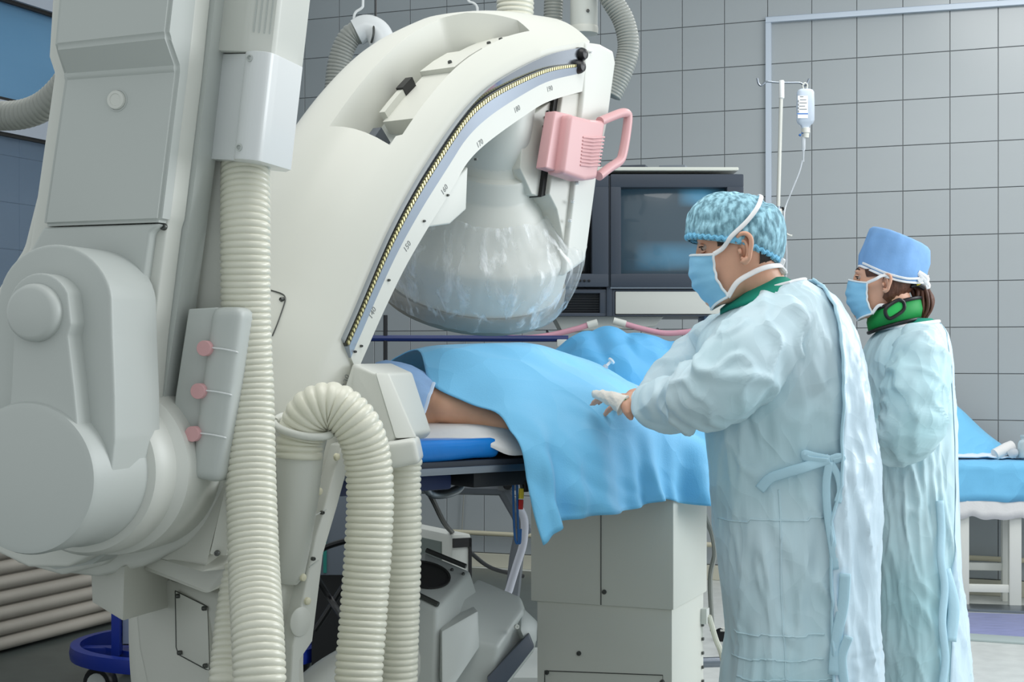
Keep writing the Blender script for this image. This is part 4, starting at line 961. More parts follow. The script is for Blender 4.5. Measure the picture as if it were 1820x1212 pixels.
for (xa, ya, xb, yb, Y0) in ((1108, 0, 1160, 0, YM + .06), (1178, 0, 1228, 0, YM + .06)):
    p = P((xa + xb) / 2, 300, Y0 + .12); p.z = z0 + .006
    o = obj('folder', box(p, V(.97, -.25, 0), V(.25, .97, 0), UZ, .10, .26, .014, bev=.003), M_SLATE if xa < 1150 else mat('folder_grey', (120, 128, 138), .4)); tag(o, ('dark grey flat box on the monitor top nearest the pink handle' if xa < 1150 else 'grey flat box on the right of the monitor top'), 'box')
obj('under_tray', fpl([(985, 562), (1180, 562), (1165, 580), (1000, 590)], YM + .05, .4, .006), M_GREYP, mon)
obj('bracket', fpl(rect(1252, 562, 1300, 590), YM + .05, .2, .004), mat('bracket_blue', (120, 150, 190), .3), mon)
obj('post', tube([P(1060, 560, 6.02), V(P(1060, 560, 6.02).x, 6.02, .05)], .05, 14), M_GREYP, mon)
obj('base', box(V(P(1060, 560, 6.02).x, 6.02, .04), (1, 0, 0), (0, 1, 0), UZ, .7, .6, .08, bev=.02), M_GREYP, mon)
for nm, pts, lab in (('rubber_tube', [(870, 596), (925, 601), (975, 596), (1022, 585), (1044, 578)], 'pink rubber tube left of the white panel, below the grille'), ('rubber_tube', [(1112, 576), (1140, 584), (1180, 592), (1220, 590), (1260, 584)], 'pink rubber tube under the white monitor panel')):
    pz = [P(x, y, 5.62) for x, y in pts]
    r_ = empty('rubber_tube', pz[2], lab, 'tube', 'pink rubber tubes under the monitors')
    obj('tube_body', tube(cr(pz, 6), .0105, 12), mat('rubber_pink', (206, 152, 168), .45) if 'rubber_pink' not in MATS else MATS['rubber_pink'], r_)
    e = (pz[-1], P(1062, 573, 5.62)) if pts[0][0] < 900 else (pz[0], P(1090, 570, 5.62))
    obj('white_end', tube([e[0], e[1]], .0135, 12), M_WHITE, r_)
    obj('hook', tube([pz[2], pz[2] + V(0, .25, .02)], .005, 6), M_STEEL, r_)
# blue rail frame behind
fr2 = empty('blue_rail_frame', V(P(820, 600, 5.3).x, 5.3, 0), 'dark blue horizontal rail on black posts behind the detector', 'rail')
obj('rail', tube([P(610, 601, 5.3), P(1010, 602, 5.3)], .011, 8), mat('rail_navy', (26, 46, 104), .4), fr2)
obj('post', tube([P(685, 560, 5.3), V(P(685, 560, 5.3).x, 5.3, 0)], .0075, 8), M_BLACK, fr2)
obj('post', tube([P(1002, 598, 5.3), V(P(1002, 600, 5.3).x, 5.3, 0)], .0075, 8), M_BLACK, fr2)
obj('rail_clip', fpl(rect(990, 603, 1008, 616), 5.28, .03, .003), M_WHITE, fr2)
# white equipment cabinet and grey cabinet under the table, behind
wb = empty('equipment_box', V(P(800, 970, 4.95).x, 5.2, 0), 'white upright equipment cabinet with black front edge behind the beam port', 'cabinet')
def upright(xl, xm, xr, yt, Y, dl, m1, m2, root):
    a, c_, d_ = P(xl, yt, Y + dl), P(xm, yt, Y), P(xr, yt, Y + .03)
    zt = P(xm, yt, Y).z
    f = [V(a.x, a.y, 0), V(c_.x, c_.y, 0), V(d_.x, d_.y, 0), V(d_.x + (a.x - c_.x), d_.y + dl, 0)]
    return f, zt
f, zt = upright(700, 803, 838, 950, 4.95, .36, 0, 0, wb)
obj('case', hull8(f, [p + UZ * zt for p in f], bev=.012), M_WHITE, wb)
c1, c2 = f[1], f[2]; fx = (c2 - c1).normalized(); fy = V(-fx.y, fx.x, 0)
obj('front_trim', box((c1 + c2) / 2 + UZ * (zt - .028) - fy * .002, fx, fy, UZ, (c2 - c1).length - .006, .006, .03), M_BLACK, wb, smooth=False)
obj('front_trim', box(c2 - fx * .006 + UZ * (zt / 2) - fy * .002, fx, fy, UZ, .010, .006, zt - .03), M_BLACK, wb, smooth=False)
obj('switch', box(c2 - fx * .022 + UZ * (zt - .17) - fy * .003, fx, fy, UZ, .010, .006, .03), M_BLACK, wb, smooth=False)
lx = (f[0] - f[1]).normalized(); ly = V(lx.y, -lx.x, 0)
obj('side_panel', box(f[1] + lx * .20 + UZ * (zt * .5) + V(-.3, -.95, 0) * .003, lx, V(-lx.y, lx.x, 0), UZ, .26, .006, zt - .06), mat('panel_greygreen', (118, 128, 124), .4), wb, smooth=False)
gc = empty('grey_cabinet', V(P(590, 900, 5.6).x, 5.7, 0), 'dark grey cabinet with a teal strip seen between the arch and hoses', 'cabinet')
a = V(P(545, 800, 5.6).x, 5.6, 0)
obj('plinth', box(a + V(.09, .25, .24), (1, 0, 0), (0, 1, 0), UZ, .17, .3, .48), M_BLACK, gc)
qa = [a + V(0, 0, .48), a + V(.18, 0, .48), a + V(.18, 0, .95), a + V(0, 0, .95)]
obj('body', hull8(qa, [p + V(0, .4, 0) for p in qa], bev=.006), mat('cabinet_slate', (104, 112, 122), .45), gc)
obj('teal_strip', box(a + V(.068, -.003, .70), (1, 0, 0), (0, 1, 0), UZ, .012, .008, .42), M_TEAL, gc, smooth=False)
for nm, pts, lab in (('black_cable', [(752, 858, 4.3), (770, 890, 4.4), (790, 930, 4.7), (812, 955, 5.2), (840, 985, 5.6), (875, 1010, 5.8), (930, 1024, 5.9)], 'black cable running from the table top behind the white cabinet'),
                     ('black_cable', [(560, 985, 4.0), (580, 972, 4.0), (612, 962, 4.0), (650, 955, 4.0)], 'short black cable crossing behind the arching hose'),
                     ('black_cable', [(545, 1000, 3.7), (565, 1030, 3.7), (590, 1070, 3.7), (615, 1110, 3.6), (640, 1180, 3.5)], 'thick dark cable slanting down between arch and hose'),
                     ('black_cable', [(560, 1120, 3.9), (580, 1090, 3.9), (605, 1050, 3.9), (640, 1000, 3.9)], 'dark cable slanting up between arch and hose')):
    o = obj(nm, tube(cr([P(*p) for p in pts], 6), .008 if nm == 'black_cable' else .004, 8), M_BLACK if nm == 'black_cable' else M_HOSEG); tag(o, lab, 'cable', 'dark cables under and behind the table')
wc = obj('wall_cable', tube([bhit(829, 560, .03), bhit(828, 700, .03), bhit(826, 850, .03), bhit(818, 1000, .03)], .004, 8), M_HOSEG); tag(wc, 'thin pale cord running down the tiled wall under the table', 'cable')
dm = empty('floor_pump', P(573, 1030, 6.6) * 1, 'dark pump unit on the floor seen left of the arching hose', 'pump'); dm.location.z = 0
pz = V(P(575, 1030, 6.6).x, 6.7, 0)
obj('body', box(pz + UZ * .24, (1, 0, 0), (0, 1, 0), UZ, .36, .3, .48, bev=.03), M_SLATED, dm)
obj('dial', lathe([(.05, .0), (.05, -.05), (.04, -.055), (.038, -.03), (.0001, -.03)], P(576, 1033, 6.55), V(0, 1, 0), seg=24), mat('pump_dial', (58, 62, 72), .4), dm)
# ================================================================ blue bumper cart
cart = empty('blue_cart', V(-1.2, 5.9, 0), 'blue wheeled cart with an oval bumper ring behind the machine foot', 'cart')
ctr = P(357, 1150, 5.9); rx, ry = .478, .40
ringp = [ctr + V(math.cos(a) * rx, math.sin(a) * ry, 0) for a in [2 * math.pi * i / 48 for i in range(48)]]
zr = P(357, 1150, 5.9).z
for p in ringp: p.z = zr
b = bmesh.new(); rg = []
for i, p in enumerate(ringp):
    d = (p - V(ctr.x, ctr.y, zr)).normalized()
    rg.append([p + d * x + UZ * z for x, z in ((.016, -.026), (.02, 0), (.016, .026), (-.02, .028), (-.022, 0), (-.02, -.028))])
rg.append(rg[0]); obj('bumper_ring', rings_bm(rg, cap0=False, cap1=False), M_BLUEP, cart)
obj('cross_arm', box(V(ctr.x, ctr.y, zr - .012), (1, 0, 0), (0, 1, 0), UZ, .93, .06, .03, bev=.006), M_BLUEP, cart)
obj('cross_arm', box(V(ctr.x - .2, ctr.y - .12, zr - .010), V(.8, -.6, 0), V(.6, .8, 0), UZ, .40, .05, .03, bev=.006), M_BLUEP, cart)
po = P(208, 1130, 5.8)
obj('post', box(V(po.x, po.y, zr + .16), (1, 0, 0), (0, 1, 0), UZ, .032, .05, .34, bev=.003), M_BLUEP, cart)
obj('side_panel', box(V(po.x + .11, po.y + .02, zr + .17), (1, 0, 0), (0, 1, 0), UZ, .18, .03, .28, bev=.003), mat('panel_pale', (140, 152, 176), .4), cart)
for dx, dy in ((-.33, -.22), (.33, -.22), (-.33, .25), (.33, .25)):
    cp = V(ctr.x + dx, ctr.y + dy, .066)
    w_ = obj('caster', lathe([(.0001, -.02), (.06, -.025), (.066, -.015), (.066, .015), (.06, .025), (.0001, .02)], cp, V(.35, .93, 0), seg=24), M_BLACK, cart)
    obj('hub', lathe([(.0001, -.03), (.040, -.03), (.042, -.02), (.042, .02), (.040, .03), (.0001, .03)], cp, V(.35, .93, 0), seg=18), M_GREYP, w_)
    obj('fork', tube([cp, cp + UZ * .09], .012, 8), M_SCREW, w_)
# ================================================================ ribbed heater panel by the left wall
rib = empty('ribbed_heater', V(-2.06, 6.86, 0), 'beige horizontally ribbed heater panel standing by the left wall', 'heater')
RA = P(0, 1167, 1) ; 
g0 = V(P(0, 1167, 6.51).x, 6.51, 0) - E2 * 1.1; g1 = V(P(205, 1111, 7.27).x, 7.27, 0) + E2 * .15
Lh = (g1 - g0).length; mid = (g0 + g1) / 2
obj('backing', box(mid - E1 * .10 + UZ * .36, E2, E1, UZ, Lh, .12, .66, bev=.004), M_RIB, rib)
for k in range(10):
    zc = .045 + k * .066
    pts = [(.0, -.031), (.030, -.024), (.042, -.008), (.042, .010), (.028, .027), (.0, .031)]
    r0 = [g0 - E1 * .045 + E1 * x + UZ * (zc + z) for x, z in pts]; r1 = [p + E2 * Lh for p in r0]
    obj('slat', hull8(r0, r1), M_RIB, rib, angle=50)
# ================================================================ iv pole and bottle
YI = 6.7
iv = empty('iv_pole', V(P(1385, 600, YI).x, YI, 0), 'slim white drip stand with two hooks behind the surgeon', 'drip stand')
xp = lambda x, y: P(x, y, YI)
obj('upper_tube', tube([xp(1389, 150), xp(1383, 372)], .0085, 12), M_WHITE, iv)
lowt = xp(1383, 372); 
obj('lower_tube', tube([lowt, V(lowt.x - .0, YI, .08)], .013, 12), M_WHITE, iv)
obj('collar', lathe([(.016, -.05), (.018, -.04), (.018, .03), (.012, .04)], xp(1383, 385), UZ, seg=18), M_WHITE, iv)
obj('clamp_screw', tube([xp(1386, 374), xp(1393, 370)], .008, 8), M_BLACK, iv)
obj('clamp_band', lathe([(.017, -.012), (.017, .012)], xp(1382, 372), UZ, seg=16), M_STEEL, iv)
obj('top_cap', lathe([(.0085, -.06), (.0125, -.055), (.0125, .018), (.010, .022), (.0001, .022)], xp(1389, 152), UZ, seg=16), M_SILVERP, iv)
for pts in ([(1389, 147), (1375, 146), (1363, 145), (1357, 149), (1352, 152), (1348, 148), (1346, 139)], [(1389, 147), (1405, 147), (1421, 147), (1427, 150), (1431, 152), (1435, 147), (1438, 140)]):
    obj('hook', tube(cr([xp(*p) for p in pts], 5), .0045, 8), M_STEEL, iv)
for k in range(5):
    a = 2 * math.pi * k / 5; c_ = V(lowt.x, YI, .07)
    lg_ = obj('leg', tube([c_, c_ + V(math.cos(a) * .28, math.sin(a) * .28, -.02)], .014, 8), M_WHITE, iv)
    obj('wheel', lathe([(.0001, -.012), (.03, -.012), (.03, .012), (.0001, .012)], c_ + V(math.cos(a) * .28, math.sin(a) * .28, -.04), V(-math.sin(a), math.cos(a), 0), seg=14), M_BLACK, lg_)
YB = YI - .01
ivb = empty('drip_bottle', P(1431, 200, YB), 'clear drip bottle with a label hanging from the right hook', 'drip bottle')
xb_ = lambda x, y: P(x, y, YB)
def rsec(cx, cy, hw, hd):
    c_ = xb_(cx, cy); w = hw / F * YB; out = []
    for k in range(24):
        a = 2 * math.pi * k / 24; ca_, sa_ = math.cos(a), math.sin(a)
        out.append(c_ + V(w * math.copysign(abs(ca_) ** .55, ca_), hd * math.copysign(abs(sa_) ** .7, sa_), 0))
    return out
obj('bottle_body', rings_bm([rsec(1431.5, y, hw, hd) for y, hw, hd in ((158, 8, .010), (160, 13, .018), (164, 15.3, .024), (190, 15.8, .026), (214, 15.6, .026), (219, 14, .022), (224, 8, .016), (227, 7, .015), (229, 7, .015))]), M_BAG, ivb, angle=60)
obj('bottle_loop', tube(cr([xb_(x, y) for x, y in ((1428, 158), (1427, 152), (1429, 148), (1433, 148), (1435, 152), (1434, 158))], 5), .003, 8), M_WHITE, ivb)
obj('neck_ring', lathe([(.017, .022), (.019, .02), (.019, .0), (.016, -.002), (.0135, -.022), (.0001, -.022)], xb_(1432, 236), UZ, seg=20), M_WHITE, ivb)
obj('blue_seal', lathe([(.012, .004), (.012, -.004)], xb_(1429, 236), UZ, seg=16), M_INKB, ivb)
obj('blue_clamp', lathe([(.0001, .007), (.006, .003), (.006, -.003), (.0001, -.007)], xb_(1422, 240), V(1, 0, .2), seg=12), M_INKB, ivb)
obj('drip_chamber', lathe([(.0085, .0), (.0095, -.01), (.009, -.055), (.004, -.065), (.003, -.11), (.0001, -.112)], xb_(1428, 243), UZ, seg=16), M_TUBEC, ivb)
lb = obj('bottle_label', fpl(rect(1418, 170, 1436, 210), YB - .0275, .001, 0), M_LABEL, ivb, smooth=False)
obj('label_line', fpl(rect(1417, 201, 1436, 203), YB - .0285, .001, 0), M_INKB, lb, smooth=False)
for k, (x0, x1) in enumerate(((1422, 1428), (1422, 1433), (1421, 1434), (1421, 1431), (1421, 1434))): obj('label_print', fpl(rect(x0, 171 + k * 5.6, x1, 172.3 + k * 5.6), YB - .0285, .001, 0), M_INK, lb, smooth=False)
for k in range(4): obj('label_print', fpl(rect(1418.3, 178 + k * 6, 1420, 182 + k * 6), YB - .0285, .001, 0), M_INK, lb, smooth=False)
dl = obj('drip_line', tube(cr([xb_(1426, 285), P(1421, 305, YB), P(1407, 340, YB), P(1397, 365, YB), P(1394, 385, YB - .05), P(1397, 420, YB - .05), P(1398, 470, YB - .05), P(1394, 560, YB - .05)], 8), .0032, 6), M_TUBEC); tag(dl, 'thin clear drip line running from the bottle down beside the pole', 'tube')
cl = obj('line_clip', tube(cr([P(1386, 398, YB), P(1394, 412, YB), P(1403, 418, YB), P(1408, 419, YB)], 5), .004, 6), M_WHITE); tag(cl, 'small white clip arm on the drip pole above the surgeon collar', 'clip')
# ================================================================ back table
YT = 7.83
bt_ = empty('side_table', V(P(1780, 900, YT).x, YT + .15, 0), 'white slatted side table against the wall at the right', 'table')
bx0 = P(1640, 822, YT).x; bx1 = P(1960, 822, YT).x; zt = .735
fdir = V(math.cos(math.radians(8)), -math.sin(math.radians(8)), 0); bdir = V(math.sin(math.radians(8)), math.cos(math.radians(8)), 0)
O_ = V(bx0, YT + .0, 0); LT = bx1 - bx0
def tt(a, d, z): return O_ + fdir * a + bdir * d + UZ * z
def tbox(a0, a1, d0, d1, z0, z1, name, m=M_TABLEW, bev=.004, parent=None):
    f = [tt(a0, d0, z0), tt(a1, d0, z0), tt(a1, d1, z0), tt(a0, d1, z0)]
    return obj(name, hull8(f, [p + UZ * (z1 - z0) for p in f], bev=bev), m, parent or bt_)
tbox(0, LT, 0, .26, zt - .03, zt, 'table_top')
def txa(px): 
    r = Vector(((px - CX) / F, 1, 0)); nrm_ = bdir; t = O_.dot(nrm_) / r.dot(nrm_); return (r * t - O_).dot(fdir)
for px in (1712, 1805):
    a = txa(px); tbox(a - .030, a + .030, .0, .05, 0, zt - .03, 'leg'); tbox(a - .030, a + .030, .20, .25, 0, zt - .03, 'leg')
tbox(txa(1700), txa(1815), .01, .035, .075, .115, 'cross_rail'); tbox(txa(1690), txa(1815), .21, .235, .16, .20, 'cross_rail')
a0_, a1_ = txa(1685), txa(1900)
wsk = []
for z, o in ((.72, .0), (.62, .012), (.5, .02)): wsk.append((z, o))
G = []
for i in range(60):
    a = a0_ + (a1_ - a0_) * i / 59
    zb = .455 + noise.noise(V(i * .13, 0, 4)) * .02
    G.append([tt(a, -.006 - .012 * k / 7 + noise.noise(V(i * .25, k * .3, 2)) * .006 * k / 7, .735 + (zb - .735) * k / 7) for k in range(8)])
o = obj('table_skirt', grid_bm(G, thick=.003), M_SHEET, angle=180); tag(o, 'white cloth hanging below the blue cover on the side table', 'cloth')
G = []
for i in range(60):
    a = a0_ + (a1_ - a0_) * i / 59
    zb = .545 + noise.noise(V(i * .09, 2, 4)) * .010
    row = [tt(a, .25, .752), tt(a, .20, .756 + noise.noise(V(i * .2, 1, 1)) * .006), tt(a, .10, .753 + noise.noise(V(i * .2, 2, 1)) * .006), tt(a, .02, .750)]
    row += [tt(a, -.020 + noise.noise(V(i * .16, k * .2, 7)) * .006 * k / 5, .742 + (zb - .742) * k / 5) for k in range(6)]
    G.append(row)
o = obj('table_cover', grid_bm(G, thick=.003), M_DRAPE, angle=180); tag(o, 'sky blue cover folded over the front of the side table', 'cover')
# tented blue drape on the side table
pkA = [P(1640, 812, YT + .05), P(1700, 812, YT + .06), P(1760, 814, YT + .07), P(1806, 816, YT + .08)]
pkB = [P(1640, 730, YT + .16), P(1694, 724, YT + .18), P(1740, 764, YT + .18), P(1806, 806, YT + .18)]
pkC = [P(1640, 700, YT + .23), P(1694, 716, YT + .24), P(1752, 768, YT + .22), P(1812, 812, YT + .22)]
G = grid_loft([[a, a.lerp(b_, .5) + UZ * .01, b_, c_] for a, b_, c_ in zip(pkA, pkB, pkC)], 8, 6)
o = obj('folded_drape', grid_bm(G, thick=.004), M_DRAPE, angle=180); tag(o, 'blue drape heaped up in a slope against the wall on the side table', 'drape')
G = grid_loft([[P(x, 820 + s, YT + .02), P(x, 812, YT + .10), P(x, 806 , YT + .2)] for x, s in ((1660, -3), (1720, -2), (1790, 0), (1850, 2))], 8, 4)
for r in G:
    for p in r: p.z += .012 + abs(noise.noise(p * 18)) * .012
o = obj('white_towel', grid_bm(G, thick=.008), mat('towel', (226, 236, 246), .8, bump=.3, bscale=40), angle=180); tag(o, 'white folded towel lying flat on the side table', 'towel')
o = obj('gauze_roll', tube([P(1768, 808, YT + .03), P(1790, 797, YT + .05), P(1798, 795, YT + .06)], lambda t: .030 + .006 * t, 12), M_SHEET); tag(o, 'white gauze roll lying on the side table', 'gauze')
o = obj('glass_ampoule', lathe([(.0001, -.025), (.022, -.02), (.026, 0), (.020, .018), (.008, .026), (.0001, .027)], P(1801, 805, YT + .0), V(.6, -.5, .5), seg=20), M_TUBEC); tag(o, 'small round clear vial beside the gauze roll', 'vial')
vb = empty('glass_bottle', P(1818, 812, YT), 'clear glass bottle at the right edge on the side table', 'bottle')
obj('bottle_body', lathe([(.0001, 0), (.03, 0), (.032, .004), (.032, .07), (.024, .085), (.016, .092), (.016, .105), (.019, .107), (.019, .116), (.0001, .118)], P(1820, 813, YT), UZ, seg=28), mat('bottle_glass', (214, 230, 236), .08, trans=.5, ior=1.2), vb)
obj('bottle_liquid', lathe([(.0001, .004), (.028, .004), (.028, .045), (.0001, .045)], P(1820, 813, YT), UZ, seg=24), mat('bottle_white', (226, 234, 238), .4), vb)
# floor mat and metal strip
def fl(px, py, z=0.0):
    Y = (HC - z) * F / (py - CY); p = P(px, py, Y); p.z = z; return p
mt = [fl(1690, 1090), fl(1990, 1100), fl(2060, 1150), fl(1660, 1124)]
o = obj('floor_mat', hull8([p + UZ * .008 for p in mt], mt, bev=.002), M_MAT); tag(o, 'faded purple floor mat in front of the side table', 'mat')
me_ = [fl(1660, 1125), fl(2060, 1151), fl(2080, 1163), fl(1655, 1135)]
obj('mat_border', hull8([p + UZ * .010 for p in me_], me_, bev=.002), mat('mat_edge', (172, 186, 186), .5), o)
ms = [fl(1690, 1076), fl(1990, 1086), fl(1990, 1098), fl(1690, 1086)]
o = obj('threshold_strip', hull8([p + UZ * .014 for p in ms], ms, bev=.003), M_STEEL); tag(o, 'grey metal strip on the floor between mat and side table', 'strip')
# ================================================================ people
SL = [(-.112, .070, .030, .024), (-.104, .086, .004, .038), (-.088, .092, -.022, .048), (-.066, .092, -.048, .056), (-.042, .095, -.070, .062), (-.020, .094, -.086, .067),
      (0.0, .089, -.097, .071), (.020, .084, -.102, .073), (.040, .091, -.105, .075), (.065, .088, -.104, .077), (.090, .072, -.094, .070), (.110, .046, -.070, .053), (.121, .014, -.036, .024)]
class Head:
    def __init__(s, o, fwd, up, sc):
        f = Vector(fwd).normalized(); u = Vector(up); u = (u - f * u.dot(f)).normalized()
        s.f, s.u, s.l, s.o, s.s = f, u, u.cross(f), Vector(o), sc
    def w(s, x, y, z): return s.o + (s.f * x + s.l * y + s.u * z) * s.s
    def prof(s, z):
        for a, b in zip(SL, SL[1:]):
            if a[0] <= z <= b[0]:
                k = (z - a[0]) / (b[0] - a[0]); return [a[i] + (b[i] - a[i]) * k for i in (1, 2, 3)]
        return list(SL[0][1:]) if z < SL[0][0] else list(SL[-1][1:])
    def surf(s, ang, z, off=0.0):                     # ang 0 = face front, +90 = left ear
        f, b, w = s.prof(z); cx = (f + b) / 2; rx = (f - b) / 2
        return s.w(cx + (rx + off) * math.cos(ang), (w + off) * math.sin(ang), z)
    def bm(s, capped=True):
        rings = []
        for z, f, b, w in SL:
            if capped and z > .015: q_ = 1 - .20 * min(1, (z - .015) / .05); f, b, w = f * (q_ * .4 + .6 if z < .05 else q_), b * q_, w * q_
            if capped and z > .06: z = .06 + (z - .06) * .75
            cx = (f + b) / 2; rx = (f - b) / 2
            rings.append([s.w(cx + rx * math.copysign(abs(math.cos(2 * math.pi * k / 32)) ** .9, math.cos(2 * math.pi * k / 32)), w * math.copysign(abs(math.sin(2 * math.pi * k / 32)) ** .95, math.sin(2 * math.pi * k / 32)), z) for k in range(32)])
        b = rings_bm(rings)
        # nose, brow, cheek, chin masses
        def blob(c, r, sx=1, sy=1, sz=1):
            bb_ = bmesh.new(); bmesh.ops.create_uvsphere(bb_, u_segments=14, v_segments=10, radius=r)
            for v in bb_.verts: v.co = s.w(c[0] + v.co.x * sx, c[1] + v.co.y * sy, c[2] + v.co.z * sz)
            merge(bb_, b)
        nr_ = []
        for z, x0, x1, w in ((.034, .080, .092, .010), (.018, .078, .096, .011), (0.0, .080, .104, .013), (-.014, .082, .111, .016), (-.024, .082, .107, .018), (-.031, .082, .098, .012)):
            nr_.append([s.w(x0, -w, z), s.w((x0 + x1) / 2, -w * .8, z), s.w(x1, -w * .35, z), s.w(x1, w * .35, z), s.w((x0 + x1) / 2, w * .8, z), s.w(x0, w, z)])
        rings_bm(nr_, b)
        blob((.076, .030, .040), .013, 1, 1.5, .6); blob((.076, -.030, .040), .013, 1, 1.5, .6)
        blob((.066, .046, -.022), .024, 1, .8, 1); blob((.066, -.046, -.022), .024, 1, .8, 1)
        blob((.082, 0, -.098), .018, 1, 1.2, .9); blob((.090, 0, -.060), .014, 1, 2.0, .8)
        return b
def capsule(b, p0, p1, r0, r1, flat=1.0):
    p0, p1 = Vector(p0), Vector(p1); d = p1 - p0; L = d.length; n = 8; pts = []; rr = []
    e = d.normalized()
    for k in range(5): a = math.pi / 2 * (1 - k / 4); pts.append(p0 - e * r0 * math.sin(a)); rr.append(max(1e-3, r0 * math.cos(a)))
    for k in range(1, n): pts.append(p0.lerp(p1, k / n)); rr.append(r0 + (r1 - r0) * k / n)
    for k in range(5): a = math.pi / 2 * (k / 4); pts.append(p1 + e * r1 * math.sin(a)); rr.append(max(1e-3, r1 * math.cos(a)))
    R = frames(pts)
    rings_bm([[p + (R[i][0] * math.cos(2 * math.pi * k / 16) + R[i][1] * flat * math.sin(2 * math.pi * k / 16)) * rr[i] for k in range(16)] for i, p in enumerate(pts)], b)
def chain(b, pts, rs, flat=1.0):
    for p, q, r, s in zip(pts, pts[1:], rs, rs[1:]): capsule(b, p, q, r, s, flat)
def fuse(b, vox, it=4):                               # weld overlapping solids into one continuous skin
    bmesh.ops.recalc_face_normals(b, faces=b.faces)
    me = bpy.data.meshes.new('t'); b.to_mesh(me); b.free()
    o = bpy.data.objects.new('t', me); COL.objects.link(o)
    m = o.modifiers.new('r', 'REMESH'); m.mode = 'VOXEL'; m.voxel_size = vox
    k = o.modifiers.new('s', 'SMOOTH'); k.iterations = it; k.factor = .5
    dg = bpy.context.evaluated_depsgraph_get(); out = bpy.data.meshes.new_from_object(o.evaluated_get(dg))
    bpy.data.objects.remove(o); bpy.data.meshes.remove(me)
    r = bmesh.new(); r.from_mesh(out); bpy.data.meshes.remove(out); return r
def ear_bm(H, side=1, sc=1.0, b=None):                # an ear with rim, hollow and lobe
    b = b or bmesh.new()
    def q(x, y, z): return H.w(-.012 + x * sc, side * (.071 + y * sc), -.004 + z * sc)
    out = [(.012, .004, -.028), (.002, .008, -.034), (-.008, .012, -.026), (-.014, .016, -.010), (-.020, .020, .006), (-.021, .022, .020), (-.014, .021, .031), (-.002, .017, .034), (.009, .011, .028), (.012, .006, .016)]
    merge(tube(cr([q(*p) for p in out], 5), lambda t: H.s * sc * (.0038 + .0020 * math.sin(math.pi * t)), 10), b)
    inn = [(.010, .004, -.020), (.0, .006, -.024), (-.008, .010, -.012), (-.010, .013, .004), (-.006, .013, .016), (.004, .009, .018)]
    merge(tube(cr([q(*p) for p in inn], 5), lambda t: .0040 * H.s * sc, 8), b)
    c = [q(x, y - .004, z) for x, y, z in out]
    bk = [q(x * .5 + .004, -.006, z * .6) for x, y, z in out]
    merge(hull8(c, bk), b)
    capsule(b, q(.004, .007, -.029), q(-.004, .010, -.026), .0075 * H.s * sc, .007 * H.s * sc)
    merge(lathe([(.0001, .004), (.006, .003), (.007, -.004), (.0001, -.005)], q(.010, .004, -.004), H.f, seg=10), b)
    return b
def eye(H, side, parent):
    c = H.w(.0690, side * .031, .021)
    b = bmesh.new(); bmesh.ops.create_uvsphere(b, u_segments=16, v_segments=12, radius=.0118 * H.s)
    for v in b.verts: v.co += c
    e = obj('eye', b, M_EYEW, parent)
    gz = (H.f * .9 - H.u * .42).normalized()
    obj('iris', lathe([(.0001, .0122), (.0035, .0120), (.0058, .0106), (.0060, .0095)], c, gz, seg=16), M_EYED, e)
    up_ = [H.w(.0690 + .0125 * math.cos(a) , side * (.031 + .0135 * math.sin(a)), .0245 + .002 * math.cos(a)) for a in [-1.2 + 2.4 * k / 8 for k in range(9)]]
    obj('upper_lid', tube(up_, lambda t: .0045 * H.s * (.25 + .75 * math.sin(math.pi * t)), 8), M_SKIN, e)
    lo_2 = [H.w(.0680 + .0125 * math.cos(a), side * (.031 + .0135 * math.sin(a)), .0125 - .001 * math.cos(a)) for a in [-1.2 + 2.4 * k / 8 for k in range(9)]]
    obj('lower_lid', tube(lo_2, lambda t: .0035 * H.s * (.25 + .75 * math.sin(math.pi * t)), 8), M_SKIN, e)
    obj('lashes', tube([p + H.f * .0035 - H.u * .002 for p in up_], .0013, 6), M_HAIR, e)
    br2 = [H.w(.0820 - .012 * k / 4 * (k / 4), side * (.014 + .034 * k / 4), .043 + .006 * math.sin(math.pi * k / 4 * .8)) for k in range(5)]
    obj('eyebrow', tube(cr(br2, 4), lambda t: .0034 * (1 - .5 * t), 8), M_HAIR, parent)
def mask_part(H, parent, amax=78, z0=.004, z1=-.118, m=None, tilt=0.0):
    G = []; NU, NV = 48, 30
    for i in range(NU + 1):
        a = math.radians(-amax + 2 * amax * i / NU); row = []
        for j in range(NV + 1):
            t = j / NV
            zt_ = z0 + .012 * math.cos(a) ** 2 - .006 * math.sin(a) ** 2
            zb = z1 + .020 * math.sin(a) ** 2
            z = zt_ + (zb - zt_) * t
            xr = .108 + .015 * math.sin(math.pi * min(1, t * 1.05 + .05)) ** 1 - .020 * t ** 3
            yr = .080 - .010 * t
            pleat = .0025 * math.sin(t * math.pi * 8) * math.exp(-((t - .5) / .3) ** 2)
            k = noise.noise(V(i * .12, j * .16, 2)) * .0035 * (abs(math.sin(a)))
            row.append(H.w(.0 + (xr + pleat + k) * math.cos(a) ** .85 if math.cos(a) > 0 else 0, (yr + .004 + k) * math.sin(a), z))
        G.append(row)
    o = obj('face_mask', grid_bm(G, thick=.0015), m or M_MASK, parent, angle=180)
    ed = [G[0], G[-1], [r[0] for r in G], [r[-1] for r in G]]
    for e in ed: obj('mask_edge', tube(e, .0028, 6), M_MASKW, o)
    return o, G
def strap(pts, parent, w=.006, m=None, name='strap'):
    P_ = cr(pts, 8); return obj(name, tube(P_, w, 8, flat=.28), m or M_CUFF, parent, angle=180)
